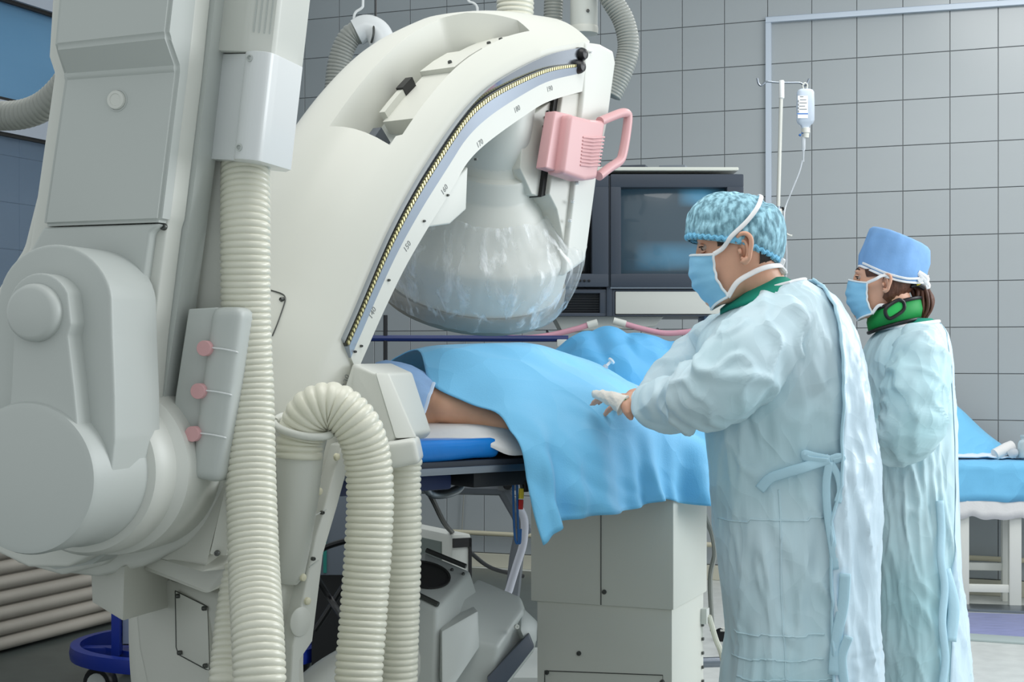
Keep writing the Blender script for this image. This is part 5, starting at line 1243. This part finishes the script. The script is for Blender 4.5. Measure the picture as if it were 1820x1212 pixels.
# robe built from level rings; each level: image row, left, right, depth of centre, half depth
class Robe:
    def __init__(s, rows, Y, seed, fold=.010, NA=150, tilt=0.0, tn=40):
        s.tilt, s.tn = tilt, tn
        rows = [Vector(r) for r in rows]
        ctl = [Vector((r[1], r[2], r[3])) for r in rows]; ys = [r[0] for r in rows]
        lv_ = cr(ctl, 14); yl = [p.x for p in cr([Vector((y, 0, 0)) for y in ys], 14)]
        s.rings = []; s.Y = Y; s.NA = NA; s.par = []
        y0 = yl[0]
        for y, c in zip(yl, lv_):
            L, R_, d = P(c.x, y, Y), P(c.y, y, Y), c.z
            s.par.append(((L + R_) / 2, (R_.x - L.x) / 2, d))
        s.seed = seed; s.fold = fold
        n = len(s.par)
        for i, (c, a, d) in enumerate(s.par): s.rings.append([s.pt(i, 2 * math.pi * k / NA) for k in range(NA)])
    def pt(s, i, th, off=0.0):                        # th: 0 right, 90 towards the viewer, 180 left
        c, a, d = s.par[i]; n = len(s.par); t = i / (n - 1)
        z = c.z
        f = s.fold * min(1.0, .25 + t * 1.6)
        ang = V(math.cos(th), math.sin(th), 0)
        k = (noise.noise(V(ang.x * 2.2 + s.seed, ang.y * 2.2, z * 1.1)) * 1.1 + (1 - abs(noise.noise(V(ang.x * 4.6, ang.y * 4.6 + s.seed, z * 2.2 + ang.x)) * 2)) * .55 + noise.noise(V(ang.x * 9, ang.y * 9, z * 9 + s.seed)) * .28 - .3)
        k += .7 * (1 - min(1, abs(noise.noise(V(ang.x * 3 + z * 3, s.seed, z * 4 - ang.y * 2)) * 6))) + .5 * (1 - min(1, abs(noise.noise(V(ang.y * 3 - z * 2, ang.x * 2.5 + s.seed, z * 3)) * 6)))
        r = 1.0
        ca_, sa_ = math.cos(th), math.sin(th)
        x = math.copysign(abs(ca_) ** .92, ca_) * a; y = -math.copysign(abs(sa_) ** .92, sa_) * d
        e = V(ca_ / max(a, .02), -sa_ / max(d, .02), 0).normalized()
        w = f * k * (1 - .75 * abs(ca_) ** 6)
        return c + V(x, y, s.tilt * max(0, 1 - i / s.tn) * (x + abs(sa_) * .02)) + e * (w + off)
    def level(s, py):
        zz = HC - (py - CY) / F * s.Y
        return min(range(len(s.par)), key=lambda i: abs(s.par[i][0].z - zz))
    def at(s, px, py, off=0.0):                       # point of the near side under a bearing
        i = s.level(py); c, a, d = s.par[i]; x = (px - CX) / F * s.Y
        q = max(-.999, min(.999, (x - c.x) / a)); th = math.acos(math.copysign(abs(q) ** (1 / .92), q)); return s.pt(i, th, off)
def sleeve(pts, rs, seed, m, name, parent, amp=.012, NA=56):
    pts = [Vector(p) for p in pts]; q = cr([Vector((p.x, p.y, p.z)) for p in pts], 14); rr = [v.x for v in cr([Vector((r, 0, 0)) for r in rs], 14)]
    R_ = frames(q); rings = []
    for i, p in enumerate(q):
        t = i / (len(q) - 1); ring = []
        for k in range(NA):
            a = 2 * math.pi * k / NA; d = R_[i][0] * math.cos(a) + R_[i][1] * math.sin(a)
            pp_ = p + d * rr[i]
            n = .8 * noise.noise(pp_ * 7 + V(seed, 0, 0)) + .9 * (1 - min(1, abs(noise.noise(pp_ * 8 + V(0, seed, 0)) * 5))) + .7 * (1 - min(1, abs(noise.noise(pp_ * 13 + V(0, 0, seed)) * 5))) + .25 * noise.noise(pp_ * 24)
            ring.append(pp_ + d * (n * amp * min(1, rr[i] / .06)))
        rings.append(ring)
    return obj(name, rings_bm(rings), m, parent, angle=180)

# ---------------------------------------------------------------- surgeon
YS = 3.30
S = lambda px, py, dy=0.0: P(px, py, YS + dy)
hs_ = Head(S(1313, 446), (-.97, .17, -.20), (-.18, .05, .98), .95)
sur = empty('person', V(S(1415, 900).x, YS, 0), 'surgeon in pale blue gown, net cap and mask leaning over the patient', 'person')
b = hs_.bm()
chain(b, [hs_.w(-.026, 0, -.064), S(1364, 530, .02), S(1395, 600, .02)], [.052, .056, .085])
chain(b, [S(1398, 600, .02), S(1402, 700, .02), S(1405, 800, .02), S(1410, 900, .02)], [.09, .105, .10, .10])
chain(b, [S(1392, 590, .10), S(1392, 590, -.08)], [.05, .05])
armL = [S(1382, 605, -.07), S(1290, 700, -.13), S(1180, 722, .00), S(1124, 714, .07)]
chain(b, armL[:3], [.044, .038, .031]); capsule(b, armL[2], armL[3], .030, .024)
armR = [S(1378, 590, .15), S(1285, 690, .22), S(1170, 712, .20), S(1128, 708, .17)]
chain(b, armR[:3], [.044, .038, .031]); capsule(b, armR[2], armR[3], .030, .024)
for dy in (-.055, .07):
    hip = S(1410, 930, dy); kn = V(hip.x + .01, hip.y, .50); an = V(hip.x + .04, hip.y + .01, .09)
    chain(b, [hip, kn, an], [.070, .052, .040]); capsule(b, an - UZ * .045, an + V(-.20, .05, -.05), .045, .038)
def hand(b, wrist, dirv, palm_n, curl, thumb_side, sc=1.0):
    d = Vector(dirv).normalized(); n = Vector(palm_n); n = (n - d * n.dot(d)).normalized(); s = d.cross(n)
    pc_ = wrist + d * .045 * sc
    capsule(b, wrist, wrist + d * .02, .022 * sc, .024 * sc)
    for k in range(4):
        o_ = s * (.028 - .0187 * k) * sc
        capsule(b, wrist + o_ * .7 + d * .01, wrist + d * .078 * sc + o_, .0135 * sc, .0105 * sc)
        L_ = (.036, .041, .038, .030)[k] * sc; p0 = wrist + d * .080 * sc + o_; a = 0; dd = d.copy()
        for j, f_ in enumerate((1.0, .72, .55)):
            a += curl * (.6 if j == 0 else 1)
            dd = d * math.cos(a) + n * math.sin(a); p1 = p0 + dd * L_ * f_
            capsule(b, p0, p1, (.0092 - .001 * j) * sc, (.0084 - .001 * j) * sc); p0 = p1
    t0 = wrist + d * .018 * sc + s * .022 * sc * thumb_side; td = (d * .55 + s * thumb_side * .75 + n * .35).normalized()
    t1 = t0 + td * .042 * sc; td2 = (d * .75 + s * thumb_side * .25 + n * .55).normalized(); t2 = t1 + td2 * .032 * sc; t3 = t2 + (td2 + n * .2).normalized() * .026 * sc
    capsule(b, t0, t1, .0135 * sc, .0115 * sc); capsule(b, t1, t2, .0110 * sc, .0100 * sc); capsule(b, t2, t3, .0098 * sc, .0082 * sc)
# near hand: fingers over the gauze, thumb pointing down
hand(b, S(1130, 714, .07), (-.62, .70, .14), (-.1, .25, -.96), .30, -1, .78)
hand(b, S(1134, 708, .17), (-.45, .80, .05), (0, .2, -.97), .35, 1, .78)
chain(b, [S(1120, 712, .05), S(1112, 720, .03), S(1116, 732, .022), S(1121, 741, .026)], [.0135, .0135, .0115, .009])
bb_ = fuse(b, .0055, 3); ear_bm(hs_, 1, .96, bb_)
body = obj('body', bb_, M_SKIN, sur, angle=180, recalc=False)
eye(hs_, 1, sur); eye(hs_, -1, sur)
# dark hair at temple and nape
hb = bmesh.new(); rings = []
for z in (-.056, -.048, -.038, -.028, -.018, -.010):
    rings.append([hs_.surf(math.radians(a), z, (.0045 if z > -.04 else -.001 + .008 * noise.noise(V(a * .35, 0, 1))) + .0015 * noise.noise(V(a * .6, z * 90, 1))) for a in range(116 + int(-z * 300), 250, 4)])
mn = min(len(r) for r in rings); rings = [r[:mn] for r in rings]
rings_bm(rings, hb, closed=False)
obj('hair', hb, M_HAIR, sur, angle=180, recalc=False)
obj('sideburn', rings_bm([[hs_.surf(math.radians(a), z, .003) for a in range(58, 76, 4)] for z in (.014, .022, .030, .040)], closed=False), M_HAIR, sur, angle=180, recalc=False)
# cap: soft bouffant with a gathered band
f0, f1 = S(1222, 422), S(1392, 450)
cx_ = (f0 + f1) / 2 + V(0, .02, 0); ax_ = (f1 - f0); hl = ax_.length / 2; ex_ = ax_.normalized()
uu = V(.12, .0, 1); uu = (uu - ex_ * uu.dot(ex_)).normalized(); yy = uu.cross(ex_)
prf = [(.97, -.004), (1.01, .005), (1.04, .016), (1.05, .033), (1.03, .055), (.95, .075), (.80, .093), (.58, .106), (.30, .113), (.02, .114)]
prf = [(p.x, p.y) for p in cr([Vector((r, h, 0)) for r, h in prf], 5)]
rings = []
for r, h in prf:
    ring = []
    for k in range(120):
        a = 2 * math.pi * k / 120
        x = math.cos(a) * hl * r; y = math.sin(a) * .097 * r
        q = cx_ + ex_ * x + yy * y + uu * h
        n = noise.noise(V(math.cos(a) * 4, math.sin(a) * 4, h * 40)) * .0045 + noise.noise(V(math.cos(a) * 11, math.sin(a) * 11, h * 60)) * .0025
        if h < .02: n += .0025 * math.sin(a * 46) * (1 - h / .02)
        dist = (x + .022 - (h - .01) * .75)                       # crease where the tie runs over the cap
        n -= .007 * math.exp(-(dist / .012) ** 2) * min(1, h / .05)
        sag = -.040 * max(0, x / hl) * (1 - h / .114) * 1.0 if x > 0 else .0
        e = (ex_ * math.cos(a) + yy * math.sin(a)) * (1 - h / .2) + uu * (h / .114)
        ring.append(q + e.normalized() * n + uu * sag * .6)
    rings.append(ring)
capo = obj('bouffant_cap', rings_bm(rings, cap0=False), M_CAP, sur, angle=180, label='pale blue see-through net cap')
bandp = []
for k in range(161):
    a = 2 * math.pi * k / 160
    bandp.append(cx_ + ex_ * math.cos(a) * hl * 1.0 + yy * math.sin(a) * .096 + uu * (.004 + .0028 * math.sin(a * 44)) + uu * (-.024 * max(0, math.cos(a))))
obj('cap_band', tube(bandp, .0050, 8), M_CAPE, capo)
# mask, its ties
mo, G = mask_part(hs_, sur, amax=64, z0=.000)
tl, bl_ = G[-1][0], G[-1][-1]
kn_ = cx_ + ex_ * (.016 + .13 * .16) + uu * .105
yn = yy if yy.y < 0 else -yy
strap([tl] + [cx_ + ex_ * x + yn * y + uu * h for x, y, h in ((-.034, .088, -.016), (-.022, .101, .010), (.004, .101, .045), (.024, .086, .080), (.034, .052, .108), (.038, .0, .118), (.040, -.05, .108))], mo, .0050)
strap([bl_, S(1310, 502, -.072), S(1335, 486, -.076), S(1358, 476, -.076), S(1378, 472, -.062), S(1390, 472, -.02)], mo, .0062)
obj('tie_knot', tube(cr([S(1384, 470, -.02), S(1392, 462, -.02), S(1386, 480, -.015), S(1396, 484, -.02), S(1388, 474, -.02)], 6), .0055, 8), M_CUFF, mo)
# green shirt collar
rg = []
for k in range(40):
    a = 2 * math.pi * k / 40
    c_ = S(1362, 526, .02) + V(math.cos(a) * .050, math.sin(a) * .064, math.cos(a) * .012 + .018 * abs(math.sin(a)))
    o_ = V(math.cos(a), math.sin(a), 0)
    rg.append([c_ + o_ * x + UZ * z for x, z in ((-.010, .012), (.0, .018), (.014, .008), (.05, -.02), (.05, -.03), (-.004, -.01))])
rg.append(rg[0]); obj('shirt_collar', rings_bm(rg, cap0=False, cap1=False), M_SCRUB, sur, angle=180)
# gown
rows = [(514, 1316, 1428, .080), (524, 1305, 1446, .105), (540, 1291, 1474, .135), (566, 1266, 1496, .165), (602, 1243, 1514, .185), (645, 1240, 1527, .185), (705, 1247, 1538, .175), (765, 1254, 1547, .165),
        (830, 1262, 1556, .160), (900, 1266, 1558, .162), (980, 1274, 1554, .166), (1060, 1284, 1552, .172), (1120, 1290, 1554, .176), (1148, 1287, 1556, .178), (1180, 1283, 1558, .18), (1212, 1280, 1560, .182), (1320, 1274, 1572, .19), (1450, 1270, 1580, .195), (1560, 1270, 1584, .195)]
gs = Robe(rows, YS + .02, 3.1, .0095, tilt=.30, tn=50)
gown = obj('gown', rings_bm(gs.rings, cap0=False, cap1=False), M_GOWN, sur, angle=180)
sleeve([S(1392, 590, -.06), S(1352, 622, -.12), S(1308, 665, -.155), S(1262, 700, -.13), S(1215, 712, -.06), S(1170, 717, .0), S(1142, 716, .045), S(1128, 714, .055)], [.084, .086, .082, .074, .064, .052, .034, .024], 5.3, M_GOWN, 'sleeve', gown, .012, 90)
sleeve([S(1350, 600, .14), S(1300, 620, .19), S(1258, 648, .22), S(1215, 672, .21), S(1172, 696, .19), S(1145, 705, .175)], [.085, .085, .080, .066, .046, .026], 9.1, M_GOWN, 'sleeve', gown, .010)
# back overlap of the gown: glossy panel on the right
G = []
i0_, i1_ = 1, len(gs.par) - 1
for i in range(i0_, i1_ + 1):
    c, a, d = gs.par[i]; z = c.z; py = CY - (z - HC) / (YS + .02) * F
    xl_ = 1441 + 16 * min(1, max(0, (py - 520) / 60)) if py < 850 else 1457 - 16 * min(1, (py - 850) / 60)
    if py > 1000: xl_ = 1441 + (py - 1000) * .012
    qx = max(-.9, min(.97, ((xl_ - CX) / F * (YS + .02) - c.x) / a)); t0 = math.acos(qx)
    G.append([gs.pt(i, t0 + (-.9 - t0) * k / 44, .008 + .004 * noise.noise(V(k * .4, i * .12, 3)) + (.006 if k < 2 else 0)) for k in range(45)])
fl_ = obj('back_panel', grid_bm(G, thick=.002), M_FLAP, gown, angle=180, label='shiny overlapping back panel')
obj('panel_hem', tube([r[0] for r in G], .0035, 6), M_TIE, gown, angle=180)
# neckline binding, belt ties, fold lines
nb = [gs.pt(1, 2 * math.pi * k / 48, .001) for k in range(49)]
obj('neck_binding', tube(nb, .0035, 8), M_CUFF, gown)
for pts, w in (([(1335, 858), (1350, 842), (1372, 832), (1400, 822), (1428, 812), (1442, 808)], .011), ([(1442, 808), (1420, 800), (1402, 797), (1408, 806), (1440, 810)], .008),
               ([(1442, 810), (1438, 850), (1440, 900), (1446, 950), (1452, 990)], .009), ([(1444, 810), (1456, 835), (1460, 860), (1455, 880)], .008), ([(1442, 806), (1456, 800), (1462, 806), (1448, 812)], .007)):
    obj('belt_tie', tube(cr([gs.at(x, y, .014) for x, y in pts], 8), w, 10, flat=.24), M_TIE, gown, angle=180)
for pts, w in (([(1462, 1000), (1460, 1050), (1452, 1100), (1446, 1165)], .012), ([(1466, 1100), (1458, 1140), (1466, 1212)], .010)):
    obj('hanging_tie', tube(cr([gs.at(x, y, .016) for x, y in pts], 8), w, 10, flat=.3), M_TIE, gown, angle=180)
for y, xa, xb2 in ((916, 1272, 1438), (1110, 1296, 1436), (1152, 1292, 1434), (1184, 1300, 1470)):
    obj('fold_line', tube([gs.at(xa + (xb2 - xa) * k / 60, y + 2 * math.sin(k * .2) - (8 * k / 60), .0005) for k in range(61)], .0017, 6), M_GOWN, gown, angle=180)
obj('fold_line', tube([gs.at(1362 + 6 * k / 40 + 1.5 * math.sin(k * .15), 860 + k * 5.5, .0005) for k in range(81)], .0016, 6), M_GOWN, gown, angle=180)
obj('fold_line', tube([gs.at(1326 + 4 * math.sin(k * .4) - k * .6, 530 + k * 8,   .0004) for k in range(18)], .0015, 6), M_GOWN, gown, angle=180)
# gauze held in the fingers
b = bmesh.new(); gp = [S(1056, 700, .12), S(1072, 704, .09), S(1088, 709, .065), S(1103, 717, .045), S(1109, 721, .04)]
rings = []
R_ = frames(cr(gp, 6))
for i, p in enumerate(cr(gp, 6)):
    t = i / 24; w = .009 + .016 * t
    rings.append([p + R_[i][0] * math.cos(2 * math.pi * k / 20) * w * (1 + .25 * noise.noise(p * 60 + V(k, 0, 0))) + R_[i][1] * math.sin(2 * math.pi * k / 20) * w * .8 * (1 + .3 * noise.noise(p * 70 + V(0, k, 0))) for k in range(20)])
o = obj('gauze_pad', rings_bm(rings), M_GLOVE, angle=180); tag(o, 'crumpled white gauze held under the surgeon fingers on the drape', 'gauze')
gt = obj('green_tag', tube([S(1108, 706, .03), S(1111, 714, .03)], .005, 8), M_GREEN, o)

# ---------------------------------------------------------------- nurse
YN = 4.65
U = lambda px, py, dy=0.0: P(px, py, YN + dy)
hn = Head(U(1570, 503), (-.95, .30, -.04), (0, 0, 1), .94)
nur = empty('person', V(U(1625, 900).x, YN, 0), 'nurse with a brown ponytail in flat topped blue cap standing behind the surgeon', 'person')
b = hn.bm()
chain(b, [hn.w(-.03, 0, -.055), U(1598, 568), U(1610, 600)], [.052, .053, .07])
chain(b, [U(1612, 610), U(1614, 700), U(1616, 780), U(1622, 880)], [.085, .09, .085, .095])
chain(b, [U(1614, 610, .08), U(1614, 610, -.08)], [.045, .045])
for sgn in (-1, 1):
    chain(b, [U(1616, 622, sgn * .10), U(1618, 750, sgn * .18), U(1560, 785, sgn * .06), U(1520, 765, .0 + sgn * .04)], [.040, .036, .030, .024])
    hip = U(1622, 890, sgn * .055); kn2 = V(hip.x, hip.y, .49); an = V(hip.x + .02, hip.y, .09)
    chain(b, [hip, kn2, an], [.070, .050, .038]); capsule(b, an - UZ * .045, an + V(-.19, .05, -.05), .042, .036)
hand(b, U(1520, 765, -.04), (-.8, .3, .1), (0, .2, -1), .4, -1, .85); hand(b, U(1520, 762, .05), (-.8, .2, .1), (0, .2, -1), .4, 1, .85)
bb_ = fuse(b, .0065, 3); ear_bm(hn, 1, .84, bb_)
obj('body', bb_, M_SKIN, nur, angle=180, recalc=False)
eye(hn, 1, nur); eye(hn, -1, nur)
# hair: swept back under the cap into a ponytail
hb = bmesh.new(); rings = []
for z in (-.078, -.066, -.05, -.03, -.01, .01, .03, .05):
    st = 118 if z < -.05 else 100
    rings.append([hn.surf(math.radians(st + (250 - st) * k / 34), z, .008 + .003 * noise.noise(V(k * .8, z * 20, 1))) for k in range(35)])
rings_bm(rings, hb, closed=False)
hair = obj('hair', hb, M_HAIRB, nur, angle=180, recalc=False)
obj('temple_hair', rings_bm([[hn.surf(math.radians(a), z, .004) for a in range(54, 92, 4)] for z in (.020, .03, .045)], closed=False), M_HAIRB, nur, angle=180, recalc=False)
pt_ = [U(1622, 508), U(1634, 514), U(1640, 530), U(1640, 548), U(1636, 564), U(1630, 574)]
hb = bmesh.new()
for k in range(26):
    a = k * 2.4; r = .028 * math.sqrt(k / 26)
    off = V(math.cos(a) * r, math.sin(a) * r, 0)
    merge(tube(cr([p + off * (0.5, .9, 1.1, 1.1, .8, .35)[i] + V(random.uniform(-.004, .004), 0, -abs(r) * .3 * (i == 5)) for i, p in enumerate(pt_)], 5), lambda t: .0085 * (1 - .65 * t), 6), hb)
obj('ponytail', hb, M_HAIRB, nur, angle=180)
obj('hair_clip', tube(cr([U(1618, 508, -.05), U(1630, 506, -.045), U(1642, 513, -.02), U(1643, 517, .02)], 5), .008, 8), M_BLACK, nur, label='black hair clip')
obj('clip_bead', tube([U(1629, 506, -.055), U(1635, 504, -.053)], .0035, 8), M_YEL, nur)
# cap: cylinder of blue cloth with white ties
r0, r1 = U(1526, 470), U(1643, 500); cc_ = (r0 + r1) / 2; ex2 = (r1 - r0).normalized(); up2 = V(.06, 0, 1); up2 = (up2 - ex2 * up2.dot(ex2)).normalized(); yy2 = up2.cross(ex2); hl2 = (r1 - r0).length / 2
rings = []
for t, r, h in ((0, .985, -.004), (.1, 1.0, .006), (.3, 1.015, .03), (.55, 1.0, .06), (.8, .955, .09), (.93, .91, .104), (1, .84, .111), (1, .6, .113), (1, .3, .113), (1, .02, .112)):
    ring = []
    for k in range(72):
        a = 2 * math.pi * k / 72
        q = cc_ + ex2 * math.cos(a) * hl2 * r + yy2 * math.sin(a) * .086 * r + up2 * (h + (.012 * math.cos(a) * -1 if h > .05 else 0) * (h / .11) - .022 * math.sin(a) ** 2 * (1 if h < .03 else .4) * (h < .09))
        n = noise.noise(V(math.cos(a) * 3, math.sin(a) * 3, h * 24)) * .006
        ring.append(q + (ex2 * math.cos(a) + yy2 * math.sin(a)) * n)
    rings.append(ring)
cpo = obj('surgical_cap', rings_bm(rings, cap0=False), M_CAPN, nur, angle=60, label='flat topped sky blue cap')
obj('cap_tie', tube(rings[0] + [rings[0][0]], .0038, 8, flat=.5), M_CUFF, cpo)
obj('cap_tie', tube([p - yy2 * .0 + up2 * (.012 * max(0, math.cos(2 * math.pi * i / 72 - .3))) + (p - cc_).normalized() * .003 for i, p in enumerate(rings[1])][40:72], .0038, 8, flat=.5), M_CUFF, cpo)
for pts in ([(1632, 484), (1642, 490), (1648, 496), (1644, 502)], [(1636, 490), (1644, 498), (1650, 508), (1646, 510)], [(1634, 486), (1640, 494), (1632, 500)]):
    obj('cap_bow', tube(cr([U(x, y, -.07) for x, y in pts], 5), .0075, 8, flat=.45), M_CUFF, cpo)
mo, G = mask_part(hn, nur, amax=70, m=MATS['mask_blue'])
tl, bl_ = G[-1][0], G[-1][-1]
strap([tl, tl.lerp(U(1568, 490, -.075), .5) + V(0, -.012, 0), U(1568, 490, -.082), U(1590, 486, -.085)], mo, .005)
strap([bl_, U(1562, 543, -.060), U(1580, 542, -.058), U(1600, 530, -.04)], mo, .005)
# green shield collar with black edging
rg = []
for k in range(48):
    a = 2 * math.pi * k / 48
    c_ = U(1590, 562) + V(math.cos(a) * .072, math.sin(a) * .070, math.cos(a) * .020 + .010 * max(0, -math.sin(a)))
    o_ = V(math.cos(a), math.sin(a), 0)
    rg.append([c_ + o_ * x + UZ * z for x, z in ((-.004, .034), (.006, .032), (.012, .0), (.006, -.032), (-.004, -.03))])
rg.append(rg[0]); sc_ = obj('shield_collar', rings_bm(rg, cap0=False, cap1=False), M_GREEN, nur, angle=180, label='green padded neck shield')
for zz in (.033, -.031): obj('black_edging', tube([r[1] + UZ * (zz - .032) for r in rg], .006, 8), M_BLACK, sc_)
fl2 = cr([U(1574, 549, -.085), U(1584, 540, -.085), U(1598, 533, -.082), U(1606, 538, -.078), U(1606, 550, -.078), U(1594, 560, -.084), U(1582, 566, -.086), U(1575, 560, -.086)], 5, closed=True)
obj('collar_flap', hull8(fl2, [p + V(0, .03, 0) for p in fl2], bev=.003), mat('collar_bright', (24, 170, 76), .6), sc_)
obj('flap_edging', tube(fl2 + [fl2[0]], .0058, 8), M_BLACK, sc_)
rg = []
for k in range(40):
    a = 2 * math.pi * k / 40
    c_ = U(1628, 580) + V(math.cos(a) * .045, math.sin(a) * .062, 0); o_ = V(math.cos(a), math.sin(a), 0)
    rg.append([c_ + o_ * x + UZ * z for x, z in ((-.01, .022), (.002, .024), (.03, -.006), (.03, -.03), (-.006, .0))])
rg.append(rg[0]); obj('shirt_collar', rings_bm(rg, cap0=False, cap1=False), M_SCRUB, nur, angle=180)
rows = [(578, 1566, 1664, .075), (588, 1556, 1672, .11), (606, 1545, 1680, .145), (640, 1534, 1685, .16), (700, 1531, 1690, .155), (770, 1538, 1694, .15), (850, 1542, 1696, .15), (920, 1546, 1698, .155), (990, 1549, 1700, .16), (1050, 1551, 1704, .165), (1120, 1552, 1714, .17), (1212, 1552, 1720, .175), (1290, 1551, 1724, .18), (1340, 1550, 1726, .18)]
gn = Robe(rows, YN, 11.7, .011, tilt=.15, tn=40)
gown2 = obj('gown', rings_bm(gn.rings, cap0=False, cap1=False), M_GOWNN, nur, angle=180)
sleeve([U(1634, 606, -.08), U(1634, 640, -.15), U(1628, 690, -.185), U(1622, 740, -.195), U(1610, 775, -.18), U(1580, 780, -.10), U(1550, 772, -.03), U(1528, 766, .0)], [.058, .078, .086, .088, .078, .064, .052, .036], 2.2, M_GOWNN, 'sleeve', gown2, .012)
sleeve([U(1620, 606, .10), U(1620, 660, .16), U(1618, 740, .18), U(1570, 775, .12), U(1530, 764, .06)], [.07, .08, .075, .06, .03], 4.4, M_GOWNN, 'sleeve', gown2)
G = []
for i in range(1, len(gn.par)):
    c, a, d = gn.par[i]; py = CY - (c.z - HC) / YN * F
    xl_ = 1664 + (1674 - 1664) * min(1, (py - 580) / 200) - max(0, py - 900) * .06
    qx = max(-.9, min(.97, ((xl_ - CX) / F * YN - c.x) / a)); t0 = math.acos(qx)
    G.append([gn.pt(i, t0 + (-.8 - t0) * k / 34, .003 + .002 * noise.noise(V(k * .4, i * .12, 3))) for k in range(35)])
obj('back_panel', grid_bm(G, thick=.002), M_FLAP, gown2, angle=180)
obj('neck_binding', tube([gn.pt(1, 2 * math.pi * k / 48, .004) for k in range(49)], .005, 8), M_CUFF, gown2)
for pts, w in (([(1640, 880), (1644, 930), (1640, 980), (1646, 1030), (1642, 1090), (1648, 1150), (1640, 1212)], .012), ([(1650, 1000), (1660, 1060), (1656, 1120)], .018)):
    obj('hanging_tie', tube(cr([gn.at(x, y, .016) for x, y in pts], 8), w, 10, flat=.35), M_TIE, gown2, angle=180)

# ---------------------------------------------------------------- patient
HP_ = Head(P(720, 716, 3.48), (.42, .86, .25), (-.86, -.42, .04), .95)
pat = empty('person', V(-.25, 3.47, 0) + UZ * 1.09, 'patient lying on the table with head in a pale blue cap, body under the drape', 'person')
b = HP_.bm()
chain(b, [P(748, 712, 3.47), P(785, 716, 3.47), P(825, 722, 3.48)], [.058, .052, .050])
chain(b, [P(790, 720, 3.45), P(835, 733, 3.45), P(890, 756, 3.44)], [.042, .036, .036])
chain(b, [P(800, 700, 3.52), P(850, 690, 3.66), P(880, 690, 3.76)], [.05, .052, .05])
def tz(t, o, z): return tb(t, o, z)
chain(b, [tz(.20, 0, 1.17), tz(.35, 0, 1.18), tz(.5, 0, 1.165), tz(.68, 0, 1.145)], [.075, .085, .08, .075])
for sg in (-1, 1): chain(b, [tz(.68, sg * .07, 1.14), tz(.92, sg * .07, 1.13), tz(1.10, sg * .07, 1.12)], [.055, .045, .04])
for sg in (-1, 1): chain(b, [tz(.26, sg * .15, 1.12), tz(.45, sg * .15, 1.11), tz(.62, sg * .14, 1.11)], [.035, .030, .026])
bb_ = fuse(b, .008, 4); ear_bm(HP_, 1, 1.0, bb_)
obj('body', bb_, M_SKIN2, pat, angle=180, recalc=False)
eye(HP_, 1, pat); eye(HP_, -1, pat)
# cap over the head
rings = []
for r_, h in ((.96, -.045), (1.02, -.035), (1.06, -.01), (1.08, .03), (1.06, .07), (.98, .10), (.82, .122), (.55, .136), (.25, .141), (.02, .142)):
    ring = []
    for k in range(72):
        a = 2 * math.pi * k / 72
        n = noise.noise(V(math.cos(a) * 3.5, math.sin(a) * 3.5, h * 22)) * .007
        ring.append(HP_.w(-.008 + math.cos(a) * (.104 * r_ + n), math.sin(a) * (.080 * r_ + n), h - .020 + (.034 * math.cos(a) if h < .05 else .01 * math.cos(a))))
    rings.append(ring)
cp2 = obj('patient_cap', rings_bm(rings, cap0=False), M_CAPP, pat, angle=180, label='pale blue paper cap')
obj('cap_hem', tube(rings[0] + [rings[0][0]], .0045, 8, flat=.5), mat('hem_pale', (200, 218, 240), .7), cp2)
obj('loose_hair', tube(cr([HP_.w(-.07, .05, -.05), HP_.w(-.085, .045, -.06), HP_.w(-.095, .03, -.05)], 5), .006, 8), mat('hair_blond', (206, 176, 120), .5), pat)
